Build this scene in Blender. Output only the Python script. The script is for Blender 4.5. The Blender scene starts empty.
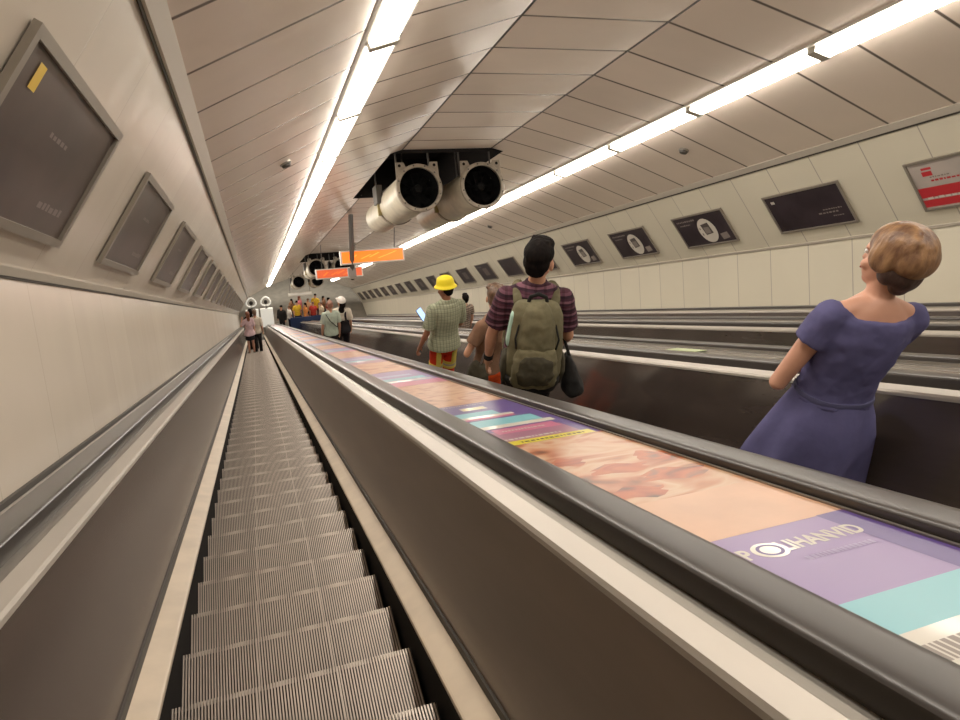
import bpy, bmesh, math, random
from mathutils import Vector, Matrix, Euler
random.seed(7)
C = bpy.context.scene.collection
S = 1.0                                   # metres per tunnel unit
VN = -1.188                               # plane through the step noses
C30, S30 = math.cos(math.pi/6), 0.5
ULAND = 40.0                              # where the escalators meet the lower landing
ZO = S*(ULAND*S30 - VN*C30)             # puts the landing floor at z = 0
R30 = Euler((-math.pi/6, 0, 0)).to_matrix().to_4x4()
def W(x, u, v):                           # tunnel axes (across, down the slope, square to the slope) -> world
    return Vector((S*x, S*(u*C30+v*S30), S*(-u*S30+v*C30)+ZO))
LANES = (0.0, 1.93, 3.86, 5.79)
# ------------------------------------------------------------------ materials
MATS = {}
def mat(name, col, rough=.5, metal=0., spec=.5, emit=None, estr=0., noise=0., nscale=8., nstretch=(1,1,1), bump=0., coat=0., col2=None):
    if name in MATS: return MATS[name]
    m = bpy.data.materials.new(name); m.use_nodes = True
    nt = m.node_tree; b = nt.nodes['Principled BSDF']
    def rgba(c): return (c[0], c[1], c[2], 1)
    b.inputs['Base Color'].default_value = rgba(col)
    b.inputs['Roughness'].default_value = rough
    b.inputs['Metallic'].default_value = metal
    b.inputs['Specular IOR Level'].default_value = spec
    b.inputs['Coat Weight'].default_value = coat
    b.inputs['Coat Roughness'].default_value = .08
    if emit:
        b.inputs['Emission Color'].default_value = rgba(emit); b.inputs['Emission Strength'].default_value = estr
    if noise or bump:
        tc = nt.nodes.new('ShaderNodeTexCoord'); mp = nt.nodes.new('ShaderNodeMapping')
        mp.inputs['Scale'].default_value = nstretch
        n = nt.nodes.new('ShaderNodeTexNoise'); n.inputs['Scale'].default_value = nscale; n.inputs['Detail'].default_value = 4
        nt.links.new(tc.outputs['Object'], mp.inputs['Vector']); nt.links.new(mp.outputs['Vector'], n.inputs['Vector'])
        if noise:
            r = nt.nodes.new('ShaderNodeValToRGB')
            c2 = col2 or [max(0, x*(1-noise)) for x in col]
            c1 = col if col2 else [min(1, x*(1+noise*.6)) for x in col]
            r.color_ramp.elements[0].position = .35; r.color_ramp.elements[1].position = .65
            r.color_ramp.elements[0].color = rgba(c2); r.color_ramp.elements[1].color = rgba(c1)
            nt.links.new(n.outputs['Fac'], r.inputs['Fac']); nt.links.new(r.outputs['Color'], b.inputs['Base Color'])
        if bump:
            bp = nt.nodes.new('ShaderNodeBump'); bp.inputs['Strength'].default_value = bump; bp.inputs['Distance'].default_value = .02
            nt.links.new(n.outputs['Fac'], bp.inputs['Height']); nt.links.new(bp.outputs['Normal'], b.inputs['Normal'])
    MATS[name] = m
    return m
def mathn(nt, op, a, b=None, c=None):
    n = nt.nodes.new('ShaderNodeMath'); n.operation = op
    for i, v in enumerate((a, b, c)):
        if v is None: continue
        if isinstance(v, (int, float)): n.inputs[i].default_value = v
        else: nt.links.new(v, n.inputs[i])
    return n.outputs[0]
def panel_mat(name, col, u0, pitch, wid, rough, jcol, streak=.12, bump=.15):
    """enamelled cladding: joints square to the tunnel axis every `pitch`"""
    m = mat(name, col, rough); nt = m.node_tree; b = nt.nodes['Principled BSDF']
    tc = nt.nodes.new('ShaderNodeTexCoord'); sep = nt.nodes.new('ShaderNodeSeparateXYZ'); nt.links.new(tc.outputs['Object'], sep.inputs[0])
    t = mathn(nt, 'DIVIDE', mathn(nt, 'SUBTRACT', sep.outputs['Y'], u0), pitch)
    fr = mathn(nt, 'FRACT', t); idx = mathn(nt, 'FLOOR', t)
    d = mathn(nt, 'MULTIPLY', mathn(nt, 'MINIMUM', fr, mathn(nt, 'SUBTRACT', 1., fr)), pitch)
    j = nt.nodes.new('ShaderNodeMapRange'); j.inputs['From Min'].default_value = wid*.45; j.inputs['From Max'].default_value = wid
    nt.links.new(d, j.inputs['Value'])
    wn = nt.nodes.new('ShaderNodeTexWhiteNoise'); wn.noise_dimensions = '1D'; nt.links.new(idx, wn.inputs['W'])
    ns = nt.nodes.new('ShaderNodeTexNoise'); ns.inputs['Scale'].default_value = 1.1; ns.inputs['Detail'].default_value = 5
    nt.links.new(tc.outputs['Object'], ns.inputs['Vector'])
    val = mathn(nt, 'ADD', mathn(nt, 'MULTIPLY', wn.outputs['Value'], streak*.6), mathn(nt, 'MULTIPLY', ns.outputs['Fac'], streak*1.6))
    val = mathn(nt, 'SUBTRACT', 1+streak*.8, val)
    mx = nt.nodes.new('ShaderNodeMix'); mx.data_type = 'RGBA'; mx.blend_type = 'MULTIPLY'; mx.inputs['Factor'].default_value = 1
    cmb = nt.nodes.new('ShaderNodeCombineColor')
    for k in range(3): nt.links.new(val, cmb.inputs[k])
    mx.inputs['A'].default_value = (*col, 1); nt.links.new(cmb.outputs[0], mx.inputs['B'])
    m2 = nt.nodes.new('ShaderNodeMix'); m2.data_type = 'RGBA'
    m2.inputs['A'].default_value = (*jcol, 1); nt.links.new(mx.outputs['Result'], m2.inputs['B']); nt.links.new(j.outputs['Result'], m2.inputs['Factor'])
    nt.links.new(m2.outputs['Result'], b.inputs['Base Color'])
    if bump:
        n2 = nt.nodes.new('ShaderNodeTexNoise'); n2.inputs['Scale'].default_value = 2.2; n2.inputs['Detail'].default_value = 1
        mp = nt.nodes.new('ShaderNodeMapping'); mp.inputs['Scale'].default_value = (.7, 1.6, .7)
        nt.links.new(tc.outputs['Object'], mp.inputs[0]); nt.links.new(mp.outputs[0], n2.inputs['Vector'])
        h = mathn(nt, 'ADD', n2.outputs['Fac'], mathn(nt, 'MULTIPLY', j.outputs['Result'], .12))
        bp = nt.nodes.new('ShaderNodeBump'); bp.inputs['Strength'].default_value = bump; bp.inputs['Distance'].default_value = .05
        nt.links.new(h, bp.inputs['Height']); nt.links.new(bp.outputs['Normal'], b.inputs['Normal'])
    return m
def photo_mat(name, cols, scale, rough=.3):
    """a printed blurred photograph: warm blotches"""
    m = mat(name, cols[0], rough, coat=0.); nt = m.node_tree; b = nt.nodes['Principled BSDF']
    tc = nt.nodes.new('ShaderNodeTexCoord'); mp = nt.nodes.new('ShaderNodeMapping'); mp.inputs['Scale'].default_value = (1.0, 1.7, 1)
    nt.links.new(tc.outputs['Object'], mp.inputs[0])
    n = nt.nodes.new('ShaderNodeTexNoise'); n.inputs['Scale'].default_value = scale; n.inputs['Detail'].default_value = 2.5; n.inputs['Distortion'].default_value = .9
    nt.links.new(mp.outputs[0], n.inputs['Vector'])
    r = nt.nodes.new('ShaderNodeValToRGB'); e = r.color_ramp.elements
    while len(e) < len(cols): e.new(.5)
    for i, c in enumerate(cols):
        e[i].position = .28+.44*i/(len(cols)-1); e[i].color = (*[x*.62 for x in c], 1)
    nt.links.new(n.outputs['Fac'], r.inputs['Fac']); nt.links.new(r.outputs['Color'], b.inputs['Base Color'])
    return m
def lin(r, g, b):                          # sRGB 0-255 -> linear
    f = lambda c: (c/255/12.92) if c/255 <= .04045 else ((c/255+.055)/1.055)**2.4
    return (f(r), f(g), f(b))
def dimc(c): return tuple(x*.72 for x in c)
M_ceil = panel_mat('ceiling enamel', (.86, .735, .625), 4.884, .64, .019, .23, (.12, .095, .075), .13, .11)
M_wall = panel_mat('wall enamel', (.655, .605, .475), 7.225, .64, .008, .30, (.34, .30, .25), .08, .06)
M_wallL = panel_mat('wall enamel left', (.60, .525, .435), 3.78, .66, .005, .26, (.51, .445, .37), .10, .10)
M_trim = mat('trim paint', (.48, .43, .36), .4)
M_dark = mat('joint dark', (.05, .043, .037), .6)
M_black = mat('black void', (.012, .011, .011), .9, spec=.1)
M_panel = mat('balustrade laminate', (.165, .128, .105), .28, spec=.35, noise=.12, nscale=3, nstretch=(1, .4, 3), bump=.012)  # right-hand copy of the laminate, lightened to make up for weaker light
M_panelL = mat('balustrade laminate left dimmed', (.052, .037, .031), .22, spec=.32, noise=.12, nscale=3, nstretch=(1, .4, 3), bump=.012)  # same laminate on the left, darkened in colour against the stronger light
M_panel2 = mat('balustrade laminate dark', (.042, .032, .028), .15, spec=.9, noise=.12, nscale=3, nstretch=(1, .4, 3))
M_kick = mat('kick strip paint', (.56, .455, .335), .38, noise=.12, nscale=6)
M_alu = mat('aluminium trim', (.43, .39, .34), .4, metal=.4, noise=.1, nscale=5, nstretch=(1, .3, 1))
M_aluD = mat('dull aluminium', (.30, .275, .24), .38, metal=.8)
M_rail = mat('handrail rubber', (.034, .029, .027), .33, spec=.5, noise=.25, nscale=4, nstretch=(1, .2, 1))
M_deck = mat('deck steel', (.34, .32, .29), .25, metal=.9, noise=.2, nscale=5, nstretch=(1, .25, 1))
M_deckdark = mat('deck edge steel', (.12, .108, .095), .35, metal=.6)
M_rib = mat('step rib', (.50, .43, .37), .42, metal=.3, noise=.18, nscale=5)
M_groove = mat('step groove', (.035, .031, .028), .6)
M_lamp = mat('lamp diffuser', (.9, .9, .88), .4, emit=(1., .90, .77), estr=14.)
M_lampframe = mat('lamp frame', (.46, .42, .36), .4, metal=.3)
M_frame = mat('poster frame', (.30, .265, .22), .42, metal=.5)
M_posterdark = mat('poster dark sheet', lin(44, 36, 42), .34, spec=.3, noise=.35, nscale=3.0)
M_posterbrown = mat('poster brown sheet', lin(70, 58, 52), .33, spec=.35, noise=.35, nscale=2.5)
M_print = mat('printed white', lin(205, 198, 186), .4)
M_printgrey = mat('printed grey', lin(128, 118, 112), .4)
M_printred = mat('printed red', lin(188, 40, 48), .4)
M_sheetwhite = mat('poster pale sheet', lin(176, 166, 158), .3, noise=.12, nscale=3)
M_cream = mat('fan casing paint', (.60, .545, .42), .42, noise=.14, nscale=6, bump=.05)
M_fanring = mat('fan flange paint', (.30, .25, .19), .45, noise=.25, nscale=12)
M_fandark = mat('fan inside shade', (.006, .006, .006), .8, spec=.1)  # shade inside the duct put into the colour as near-black
M_orange = mat('sign orange', (.9, .18, .015), .35, emit=(1., .165, .01), estr=.62)
M_orange2 = mat('sign deep orange', (.75, .11, .03), .35, emit=(.9, .10, .02), estr=.2)
M_streak = mat('sign lighter orange', (1., .38, .05), .35, emit=(1., .33, .04), estr=.7)
M_signframe = mat('sign frame', (.62, .57, .50), .4, metal=.2)
M_floor = mat('landing floor', (.20, .18, .15), .4, noise=.15, nscale=3)
M_lobby = mat('lobby wall', (.24, .205, .17), .5, noise=.15, nscale=2)
M_peach = mat('advert peach', dimc(lin(226, 176, 142)), .3, coat=0., noise=.1, nscale=5)
M_lav = mat('advert lavender', dimc(lin(150, 126, 182)), .3, coat=0.)
M_purple = mat('advert purple', dimc(lin(92, 70, 142)), .3, coat=0.)
M_cyan = mat('advert cyan', dimc(lin(128, 200, 212)), .3, coat=0.)
M_white = mat('advert white', dimc(lin(226, 220, 206)), .35, coat=.3)
M_yellow = mat('advert yellow', dimc(lin(232, 214, 40)), .3, coat=0.)
M_pink = mat('advert pink', dimc(lin(206, 110, 146)), .3, coat=0.)
M_mauve = mat('advert mauve', dimc(lin(164, 108, 134)), .3, coat=0.)
M_txt = mat('advert dark text', dimc(lin(70, 60, 60)), .4)
M_photoA = photo_mat('advert photo', [lin(92, 62, 52), lin(196, 108, 64), lin(228, 168, 128), lin(236, 196, 160), lin(214, 140, 92), lin(120, 90, 80)], 3.4)
M_photoB = photo_mat('advert photo soft', [lin(150, 96, 70), lin(222, 166, 128), lin(232, 184, 148), lin(196, 120, 78), lin(240, 204, 170)], 4.0)
M_green = mat('sticker green', lin(176, 190, 140), .4)
M_ystick = mat('sticker yellow', lin(226, 186, 50), .4)
# ------------------------------------------------------------------ object helpers
MAT_T = Matrix.Diagonal((S, S, S, 1))
def tmx(x, u, v): return Matrix.Translation(W(x, u, v)) @ R30 @ MAT_T
def tag(o, label=None, cat=None, group=None, kind=None):
    if label: o['label'] = label
    if cat: o['category'] = cat
    if group: o['group'] = group
    if kind: o['kind'] = kind
    return o
def thing(name, label, cat, at=(0, 0, 0), group=None, mx=None):
    o = bpy.data.objects.new(name, None); C.objects.link(o); o.empty_display_size = .05
    o.matrix_world = mx if mx is not None else tmx(*at)
    return tag(o, label, cat, group)
def obj(name, bm, m, parent=None, smooth=None, mx=None):
    me = bpy.data.meshes.new(name)
    if isinstance(bm, bpy.types.Mesh): me = bm
    else:
        bmesh.ops.recalc_face_normals(bm, faces=bm.faces); bm.to_mesh(me); bm.free()
    me.materials.clear()
    for k in (m if isinstance(m, (list, tuple)) else [m]): me.materials.append(k)
    o = bpy.data.objects.new(name, me); C.objects.link(o)
    if parent is not None: o.parent = parent
    elif mx is not None: o.matrix_world = mx
    if smooth is not None:
        for p in me.polygons: p.use_smooth = True
        if smooth < 3:
            try: me.set_sharp_from_angle(angle=smooth)
            except Exception: pass
    return o
def struct(name, bm, m, **k):
    o = obj(name, bm, m, mx=k.pop('mx', tmx(0, 0, 0)), **k); o['kind'] = 'structure'; return o
def dup(root, mx, label=None, group=None):
    r = root.copy(); C.objects.link(r); r.matrix_world = mx
    if label: r['label'] = label
    if group: r['group'] = group
    for ch in root.children:
        c = ch.copy(); C.objects.link(c); c.parent = r
        for g in ch.children:
            d = g.copy(); C.objects.link(d); d.parent = c
    return r
def box(bm, x0, x1, y0, y1, z0, z1, mi=0, bev=0):
    vs = [bm.verts.new((x, y, z)) for z in (z0, z1) for y in (y0, y1) for x in (x0, x1)]
    fs = [bm.faces.new([vs[i] for i in q]) for q in ((0, 2, 3, 1), (4, 5, 7, 6), (0, 1, 5, 4), (2, 6, 7, 3), (0, 4, 6, 2), (1, 3, 7, 5))]
    for f in fs: f.material_index = mi
    if bev:
        es = list({e for f in fs for e in f.edges}); bmesh.ops.bevel(bm, geom=es, offset=bev, segments=2, affect='EDGES', profile=.7)
    return vs
def quad(bm, pts, mi=0):
    f = bm.faces.new([bm.verts.new(p) for p in pts]); f.material_index = mi; return f
def extr(bm, prof, u0, u1, mi=0, closed=True, cuts=1):
    """profile of (x, v) run along u"""
    rows = [[bm.verts.new((x, u0+(u1-u0)*k/cuts, v)) for x, v in prof] for k in range(cuts+1)]
    n = len(prof)
    for a, b in zip(rows, rows[1:]):
        for i in range(n if closed else n-1):
            f = bm.faces.new((a[i], a[(i+1) % n], b[(i+1) % n], b[i])); f.material_index = mi
    if closed:
        for r in (rows[0], rows[-1]):
            try: bm.faces.new(r).material_index = mi
            except Exception: pass
def ring(bm, c, ax, up, r, n, r2=None):
    ax = ax.normalized(); s = ax.cross(up).normalized(); t = s.cross(ax).normalized(); r2 = r2 or r
    return [bm.verts.new(c+s*(math.cos(2*math.pi*i/n)*r)+t*(math.sin(2*math.pi*i/n)*r2)) for i in range(n)]
def bridge(bm, a, b, mi=0):
    n = len(a)
    for i in range(n):
        f = bm.faces.new((a[i], a[(i+1) % n], b[(i+1) % n], b[i])); f.material_index = mi
def revolve(bm, prof, n=40, axis='y', org=(0, 0, 0), cap=True, mi=0):
    """prof of (radius, along)"""
    o = Vector(org); ax = {'x': Vector((1, 0, 0)), 'y': Vector((0, 1, 0)), 'z': Vector((0, 0, 1))}[axis]
    up = Vector((0, 0, 1)) if axis != 'z' else Vector((0, 1, 0))
    rs = [ring(bm, o+ax*h, ax, up, max(r, 1e-4), n) for r, h in prof]
    for a, b in zip(rs, rs[1:]): bridge(bm, a, b, mi)
    if cap:
        for r in (rs[0], rs[-1]): bm.faces.new(r).material_index = mi
def cap(bm, a, b, ra, rb, n=14, fa=False, fb=False, sq=1.):
    """tapered capsule (fa / fb: flat ends)"""
    a, b = Vector(a), Vector(b); d = b-a; L = d.length or 1e-5; d = d/L
    up = Vector((0, 0, 1)) if abs(d.z) < .9 else Vector((0, 1, 0))
    st = []
    if fa: st.append((0, ra))
    else: st += [(-ra*math.cos(t), ra*math.sin(t)) for t in (.12, .5, .9, 1.25)] + [(0, ra)]
    st += [(L*k, ra+(rb-ra)*k) for k in (.33, .67)]
    if fb: st.append((L, rb))
    else: st += [(L, rb)]+[(L+rb*math.cos(t), rb*math.sin(t)) for t in (1.25, .9, .5, .12)]
    rs = [ring(bm, a+d*h, d, up, r, n, r*sq) for h, r in st]
    for p, q in zip(rs, rs[1:]): bridge(bm, p, q)
    bm.faces.new(rs[0]); bm.faces.new(rs[-1])
def ell(bm, c, r, mx=None, n=18):
    m = Matrix.Translation(c) @ Matrix.Diagonal((*r, 1))
    if mx is not None: m = mx @ m
    bmesh.ops.create_uvsphere(bm, u_segments=n, v_segments=n*2//3, radius=1, matrix=m)
def loft(bm, rings, n=30, e=2.2, mx=None):
    """rings of (z, rx, ry, cy[, cx])"""
    rs = []
    for t in rings:
        z, rx, ry, cy = t[:4]; cx = t[4] if len(t) > 4 else 0
        row = []
        for i in range(n):
            a = 2*math.pi*i/n; ca, sa = math.cos(a), math.sin(a)
            p = Vector((cx+rx*math.copysign(abs(ca)**(2/e), ca), cy+ry*math.copysign(abs(sa)**(2/e), sa), z))
            row.append(bm.verts.new(mx @ p if mx is not None else p))
        rs.append(row)
    for a, b in zip(rs, rs[1:]): bridge(bm, a, b)
    bm.faces.new(rs[0]); bm.faces.new(rs[-1])
def fuse(bm, voxel=.008, it=5, disp=0, dscale=.1):
    """union of overlapping shapes as one continuous surface"""
    bmesh.ops.recalc_face_normals(bm, faces=bm.faces)
    me = bpy.data.meshes.new('fuse'); bm.to_mesh(me); bm.free()
    o = bpy.data.objects.new('fuse', me); C.objects.link(o)
    r = o.modifiers.new('r', 'REMESH'); r.mode = 'VOXEL'; r.voxel_size = voxel
    if it: s = o.modifiers.new('s', 'SMOOTH'); s.factor = .5; s.iterations = it
    if disp:
        tx = bpy.data.textures.new('wr', 'CLOUDS'); tx.noise_scale = dscale
        d = o.modifiers.new('d', 'DISPLACE'); d.texture = tx; d.strength = disp; d.mid_level = .5
    dg = bpy.context.evaluated_depsgraph_get(); ev = o.evaluated_get(dg)
    out = bpy.data.meshes.new_from_object(ev)
    bpy.data.objects.remove(o); bpy.data.meshes.remove(me)
    for p in out.polygons: p.use_smooth = True
    return out
def text_mesh(body, size, ext=.0):
    cu = bpy.data.curves.new('t', 'FONT'); cu.body = body; cu.offset = size*.03; cu.size = size; cu.align_x = 'CENTER'; cu.align_y = 'CENTER'; cu.extrude = ext
    o = bpy.data.objects.new('t', cu); C.objects.link(o)
    dg = bpy.context.evaluated_depsgraph_get(); me = bpy.data.meshes.new_from_object(o.evaluated_get(dg))
    bpy.data.objects.remove(o); return me
# ------------------------------------------------------------------ tunnel shell
UA, UB = -7.0, 42.6
XL, XR = -.84, 6.56
PROF = [(-.18, 1.19), (.888, 1.706), (1.122, 1.777), (2.03, 2.0455), (2.2, 2.095), (3.515, 2.095), (3.69, 2.0445), (4.59, 1.785), (4.79, 1.725), (5.90, 1.25)]
HOLES = [(9.22, 12.9), (25.2, 28.6)]
bm = bmesh.new()
us = sorted([UA, UB]+[h for q in HOLES for h in q])
for a, b in zip(us, us[1:]):
    hole = any(abs(a-h[0]) < 1e-6 for h in HOLES)
    for i, (p, q) in enumerate(zip(PROF, PROF[1:])):
        if hole and i in (3, 4, 5): continue
        quad(bm, [(p[0], a, p[1]), (q[0], a, q[1]), (q[0], b, q[1]), (p[0], b, p[1])])
bmesh.ops.remove_doubles(bm, verts=bm.verts, dist=1e-5)
struct('ceiling', bm, M_ceil)
bm = bmesh.new()
for a, b in HOLES:                       # dark shafts above the fans
    x0, x1, v0, v1, vt = 2.03, 3.69, 2.0455, 2.0445, 2.75
    quad(bm, [(x0, a, vt), (x1, a, vt), (x1, b, vt), (x0, b, vt)])
    quad(bm, [(x0, a, v0), (x0, b, v0), (x0, b, vt), (x0, a, vt)]); quad(bm, [(x1, a, v1), (x1, b, v1), (x1, b, vt), (x1, a, vt)])
    for u in (a, b): quad(bm, [(x0, u, v0), (x1, u, v1), (x1, u, vt), (x0, u, vt)])
struct('ceiling_shaft', bm, M_black)
for side, m, pts in (('left', M_wallL, [(XL+.02, -.53), (XL, .235), (-.245, 1.135)]), ('right', M_wall, [(XR-.02, -.53), (XR, .26), (5.955, 1.215)])):
    bm = bmesh.new(); extr(bm, pts, UA, UB, closed=False); struct('wall_'+side, bm, m)
# cornices and cover strips
k = 1
def strip(prof, m, u0=UA, u1=UB):
    global k
    bm = bmesh.new(); extr(bm, prof, u0, u1); o = struct('trim_%d' % k, bm, m); k += 1; return o
strip([(-.252, 1.125), (-.225, 1.118), (-.165, 1.185), (-.185, 1.205)], M_trim)
strip([(5.965, 1.20), (5.94, 1.19), (5.885, 1.245), (5.905, 1.265)], M_trim)
strip([(-.253, 1.118), (-.246, 1.112), (-.236, 1.124), (-.25, 1.136)], M_dark)
strip([(5.972, 1.186), (5.964, 1.178), (5.948, 1.196), (5.96, 1.206)], M_dark)
strip([(XL-.005, .235), (XL+.016, .232), (XL+.034, .262), (XL+.012, .268)], M_trim)
strip([(XR+.005, .25), (XR-.018, .244), (XR-.03, .268), (XR-.01, .28)], M_trim)
strip([(XL, .224), (XL+.010, .224), (XL+.012, .232), (XL, .234)], M_dark)
for xx, vv in ((2.2, 2.095), (3.515, 2.095)):
    for a, b in [(UA, 9.22), (12.9, 25.2), (28.6, UB)]:
        strip([(xx-.011, vv-.004), (xx+.011, vv-.004), (xx+.011, vv+.01), (xx-.011, vv+.01)], M_dark, a, b)
for xx, vv in ((.874, 1.70), (1.137, 1.781), (4.575, 1.786), (4.805, 1.722)):
    strip([(xx-.014, vv-.012), (xx+.014, vv-.012), (xx+.014, vv+.012), (xx-.014, vv+.012)], M_lampframe)
bm = bmesh.new(); quad(bm, [(XL, UA, -2.4), (XR, UA, -2.4), (XR, UA, 2.3), (XL, UA, 2.3)]); struct('wall_back', bm, M_lobby)
bm = bmesh.new(); quad(bm, [(XL, UA, -1.75), (XR, UA, -1.75), (XR, ULAND+1, -1.75), (XL, ULAND+1, -1.75)]); struct('floor_pit', bm, M_black)
# lower landing (level) with the hall beyond
p0 = W(0, ULAND, VN)
bm = bmesh.new()
for q in ([(-3, p0.y-.02, 0), (9, p0.y-.02, 0), (9, p0.y+14, 0), (-3, p0.y+14, 0)],): quad(bm, q)
struct('floor', bm, M_floor, mx=Matrix())
bm = bmesh.new()
yp = W(0, UB, 0).y
quad(bm, [(-3, yp-.2, 3.6), (9, yp-.2, 3.6), (9, p0.y+14, 3.6), (-3, p0.y+14, 3.6)]); struct('ceiling_hall', bm, M_lobby, mx=Matrix())
bm = bmesh.new(); quad(bm, [(-3, p0.y+14, 0), (9, p0.y+14, 0), (9, p0.y+14, 3.6), (-3, p0.y+14, 3.6)]); struct('wall_far', bm, M_lobby, mx=Matrix())
# ------------------------------------------------------------------ escalators
PITCH = .348; TD = PITCH*C30; RH = PITCH*S30
def step_mesh():
    bm = bmesh.new(); hw = .381; n = 80; cw = 2*hw/n
    t = Vector((0, -C30, -S30)); dn = Vector((0, S30, -C30))            # back along the tread, and straight down
    xs = []
    for i in range(n):
        x = -hw+i*cw; g = .52 if i not in (26, 53) else .72
        xs.append((x, x+cw*g, 1)); xs.append((x+cw*g, x+cw, 0))
    dg = .013
    for x0, x1, top in xs:
        off = Vector((0, 0, 0)) if top else dn*dg
        offr = Vector((0, 0, 0)) if top else t*.010
        a = off+offr; b = t*(TD+.03)+off
        m = 0 if top else 1
        quad(bm, [Vector((x0, 0, 0))+a, Vector((x1, 0, 0))+a, Vector((x1, 0, 0))+b, Vector((x0, 0, 0))+b], m)
        # riser, gently bowed
        p = a
        for q in ((t*.012+dn*RH*.5), (t*.05+dn*(RH+.06))):
            q = q+offr
            quad(bm, [Vector((x0, 0, 0))+p, Vector((x1, 0, 0))+p, Vector((x1, 0, 0))+q, Vector((x0, 0, 0))+q], m); p = q
        if top:
            for x in (x0, x1):
                X = Vector((x, 0, 0))
                quad(bm, [X, X+t*(TD+.03), X+t*(TD+.03)+dn*dg, X+dn*dg+t*.010], 1)
    for x in (-hw, hw):
        X = Vector((x, 0, 0)); quad(bm, [X, X+t*(TD+.03), X+t*(TD+.03)+dn*(.10), X+t*.05+dn*(RH+.06)], 1)
    me = bpy.data.meshes.new('step'); bm.to_mesh(me); bm.free(); return me
STEP = step_mesh()
E0, E1 = -6.0, ULAND
def rail_prof(cx, cv=-.535):
    w, h = .056, .036
    pts = []
    for i in range(28):
        a = 2*math.pi*(i+.5)/28; ca, sa = math.cos(a), math.sin(a)
        pts.append((cx+w*math.copysign(abs(ca)**.5, ca), cv+h*math.copysign(abs(sa)**.26, sa)))
    return pts
def escalator(cx, label, idx, full):
    t = thing('escalator', label, 'escalator', (cx, 0, 0), 'parallel escalators')
    for sd in (-1, 1):
        f = lambda pr: [(sd*x, v) for x, v in pr]
        nm = 'left' if sd < 0 else 'right'
        bm = bmesh.new(); extr(bm, f([(.388, -1.65), (.42, -1.65), (.42, -1.084), (.388, -1.084)]), E0, E1); obj('skirt', bm, M_black, t)
        bm = bmesh.new(); extr(bm, f([(.384, -1.092), (.385, -1.080), (.391, -1.077), (.462, -1.056), (.478, -1.054), (.478, -1.092)]), E0, E1); obj('kick_strip', bm, M_kick, t)
        bm = bmesh.new(); extr(bm, f([(.461, -1.055), (.466, -1.036), (.50, -1.036), (.50, -1.055)]), E0, E1); obj('shadow_line', bm, M_dark, t)  # dark strip put in as the shadow line above the kick strip
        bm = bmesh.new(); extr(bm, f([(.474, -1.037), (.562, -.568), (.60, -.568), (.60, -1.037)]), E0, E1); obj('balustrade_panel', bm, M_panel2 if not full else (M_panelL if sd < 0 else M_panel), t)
        bm = bmesh.new(); extr(bm, f([(.556, -.575), (.556, -.562), (.562, -.552), (.606, -.537), (.606, -.575)]), E0, E1); obj('capping_strip', bm, [M_alu], t)
        bm = bmesh.new(); extr(bm, f([(.606, -.60), (.606, -.574), (.626, -.574), (.628, -.556), (.645, -.553), (.66, -.553), (.66, -.60)]), E0, E1); obj('guide_channel', bm, M_aluD, t)
        bm = bmesh.new(); extr(bm, f(rail_prof(.716, -.536)), E0, E1+.2); obj('handrail', bm, M_rail, t, smooth=.42)
    if full:
        k = 0; u = 2.209-3*PITCH
        while k < 100 and u < E1-.2:
            k += 1; o = bpy.data.objects.new('step', STEP); C.objects.link(o); o.parent = t; o.location = (-.006, u, VN); u += PITCH
    if not full or u < E1-.2:
        bm = bmesh.new()
        if not full: u = 2.209+idx*.085-4*PITCH
        t0 = Vector((0, -C30, -S30)); dn = Vector((0, S30, -C30))
        while u < E1-.2:
            n = Vector((0, u, VN))
            for a, b in ((n, n+t0*(TD+.03)), (n, n+dn*(RH+.05))):
                X = Vector((.378, 0, 0)); quad(bm, [a-X, a+X, b+X, b-X])
            u += PITCH
        o = obj('step_band', bm, M_groove, t); o['kind'] = 'stuff'
    return t
STEP.materials.append(M_rib); STEP.materials.append(M_groove)
escalator(LANES[0], 'empty escalator in the foreground whose ribbed grey steps run down beside the left wall', 0, True)
escalator(LANES[1], 'escalator carrying the backpack rider, the yellow-hatted worker and the woman in blue', 1, False)
escalator(LANES[2], 'third escalator from the left, between the two plain steel decks', 2, False)
escalator(LANES[3], 'rightmost escalator, running along the right wall', 3, False)
# decks between and beside the escalators
VD = -.53
def deck(cx, name, label, adv):
    t = thing(name, label, 'deck', (cx, 0, 0))
    bm = bmesh.new(); extr(bm, [(-.190, -1.7), (-.190, VD-.004), (.190, VD-.004), (.190, -1.7)], E0, E1); obj('cover_plate', bm, M_deckdark if adv else M_deck, t)
    for sd in (-1, 1):
        bm = bmesh.new(); extr(bm, [(sd*.178, VD-.004), (sd*.178, VD+.006), (sd*.186, VD+.006), (sd*.186, VD-.004)], E0, E1); obj('edge_bead', bm, M_aluD, t)
        if not adv:
            bm = bmesh.new(); extr(bm, [(sd*.04, VD-.004), (sd*.05, VD+.004), (sd*.06, VD+.004), (sd*.07, VD-.004)], E0, E1); obj('cover_rib', bm, M_aluD, t)
    return t
deck(.965, 'advert_deck', 'long dark deck between the two leftmost escalators, covered in a row of adverts', True)
deck(2.895, 'steel_deck', 'plain steel deck behind the riders, with a small pale green sticker on it', False)
deck(4.825, 'steel_deck', 'plain steel deck farthest to the right, between the last two escalators', False)
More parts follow.
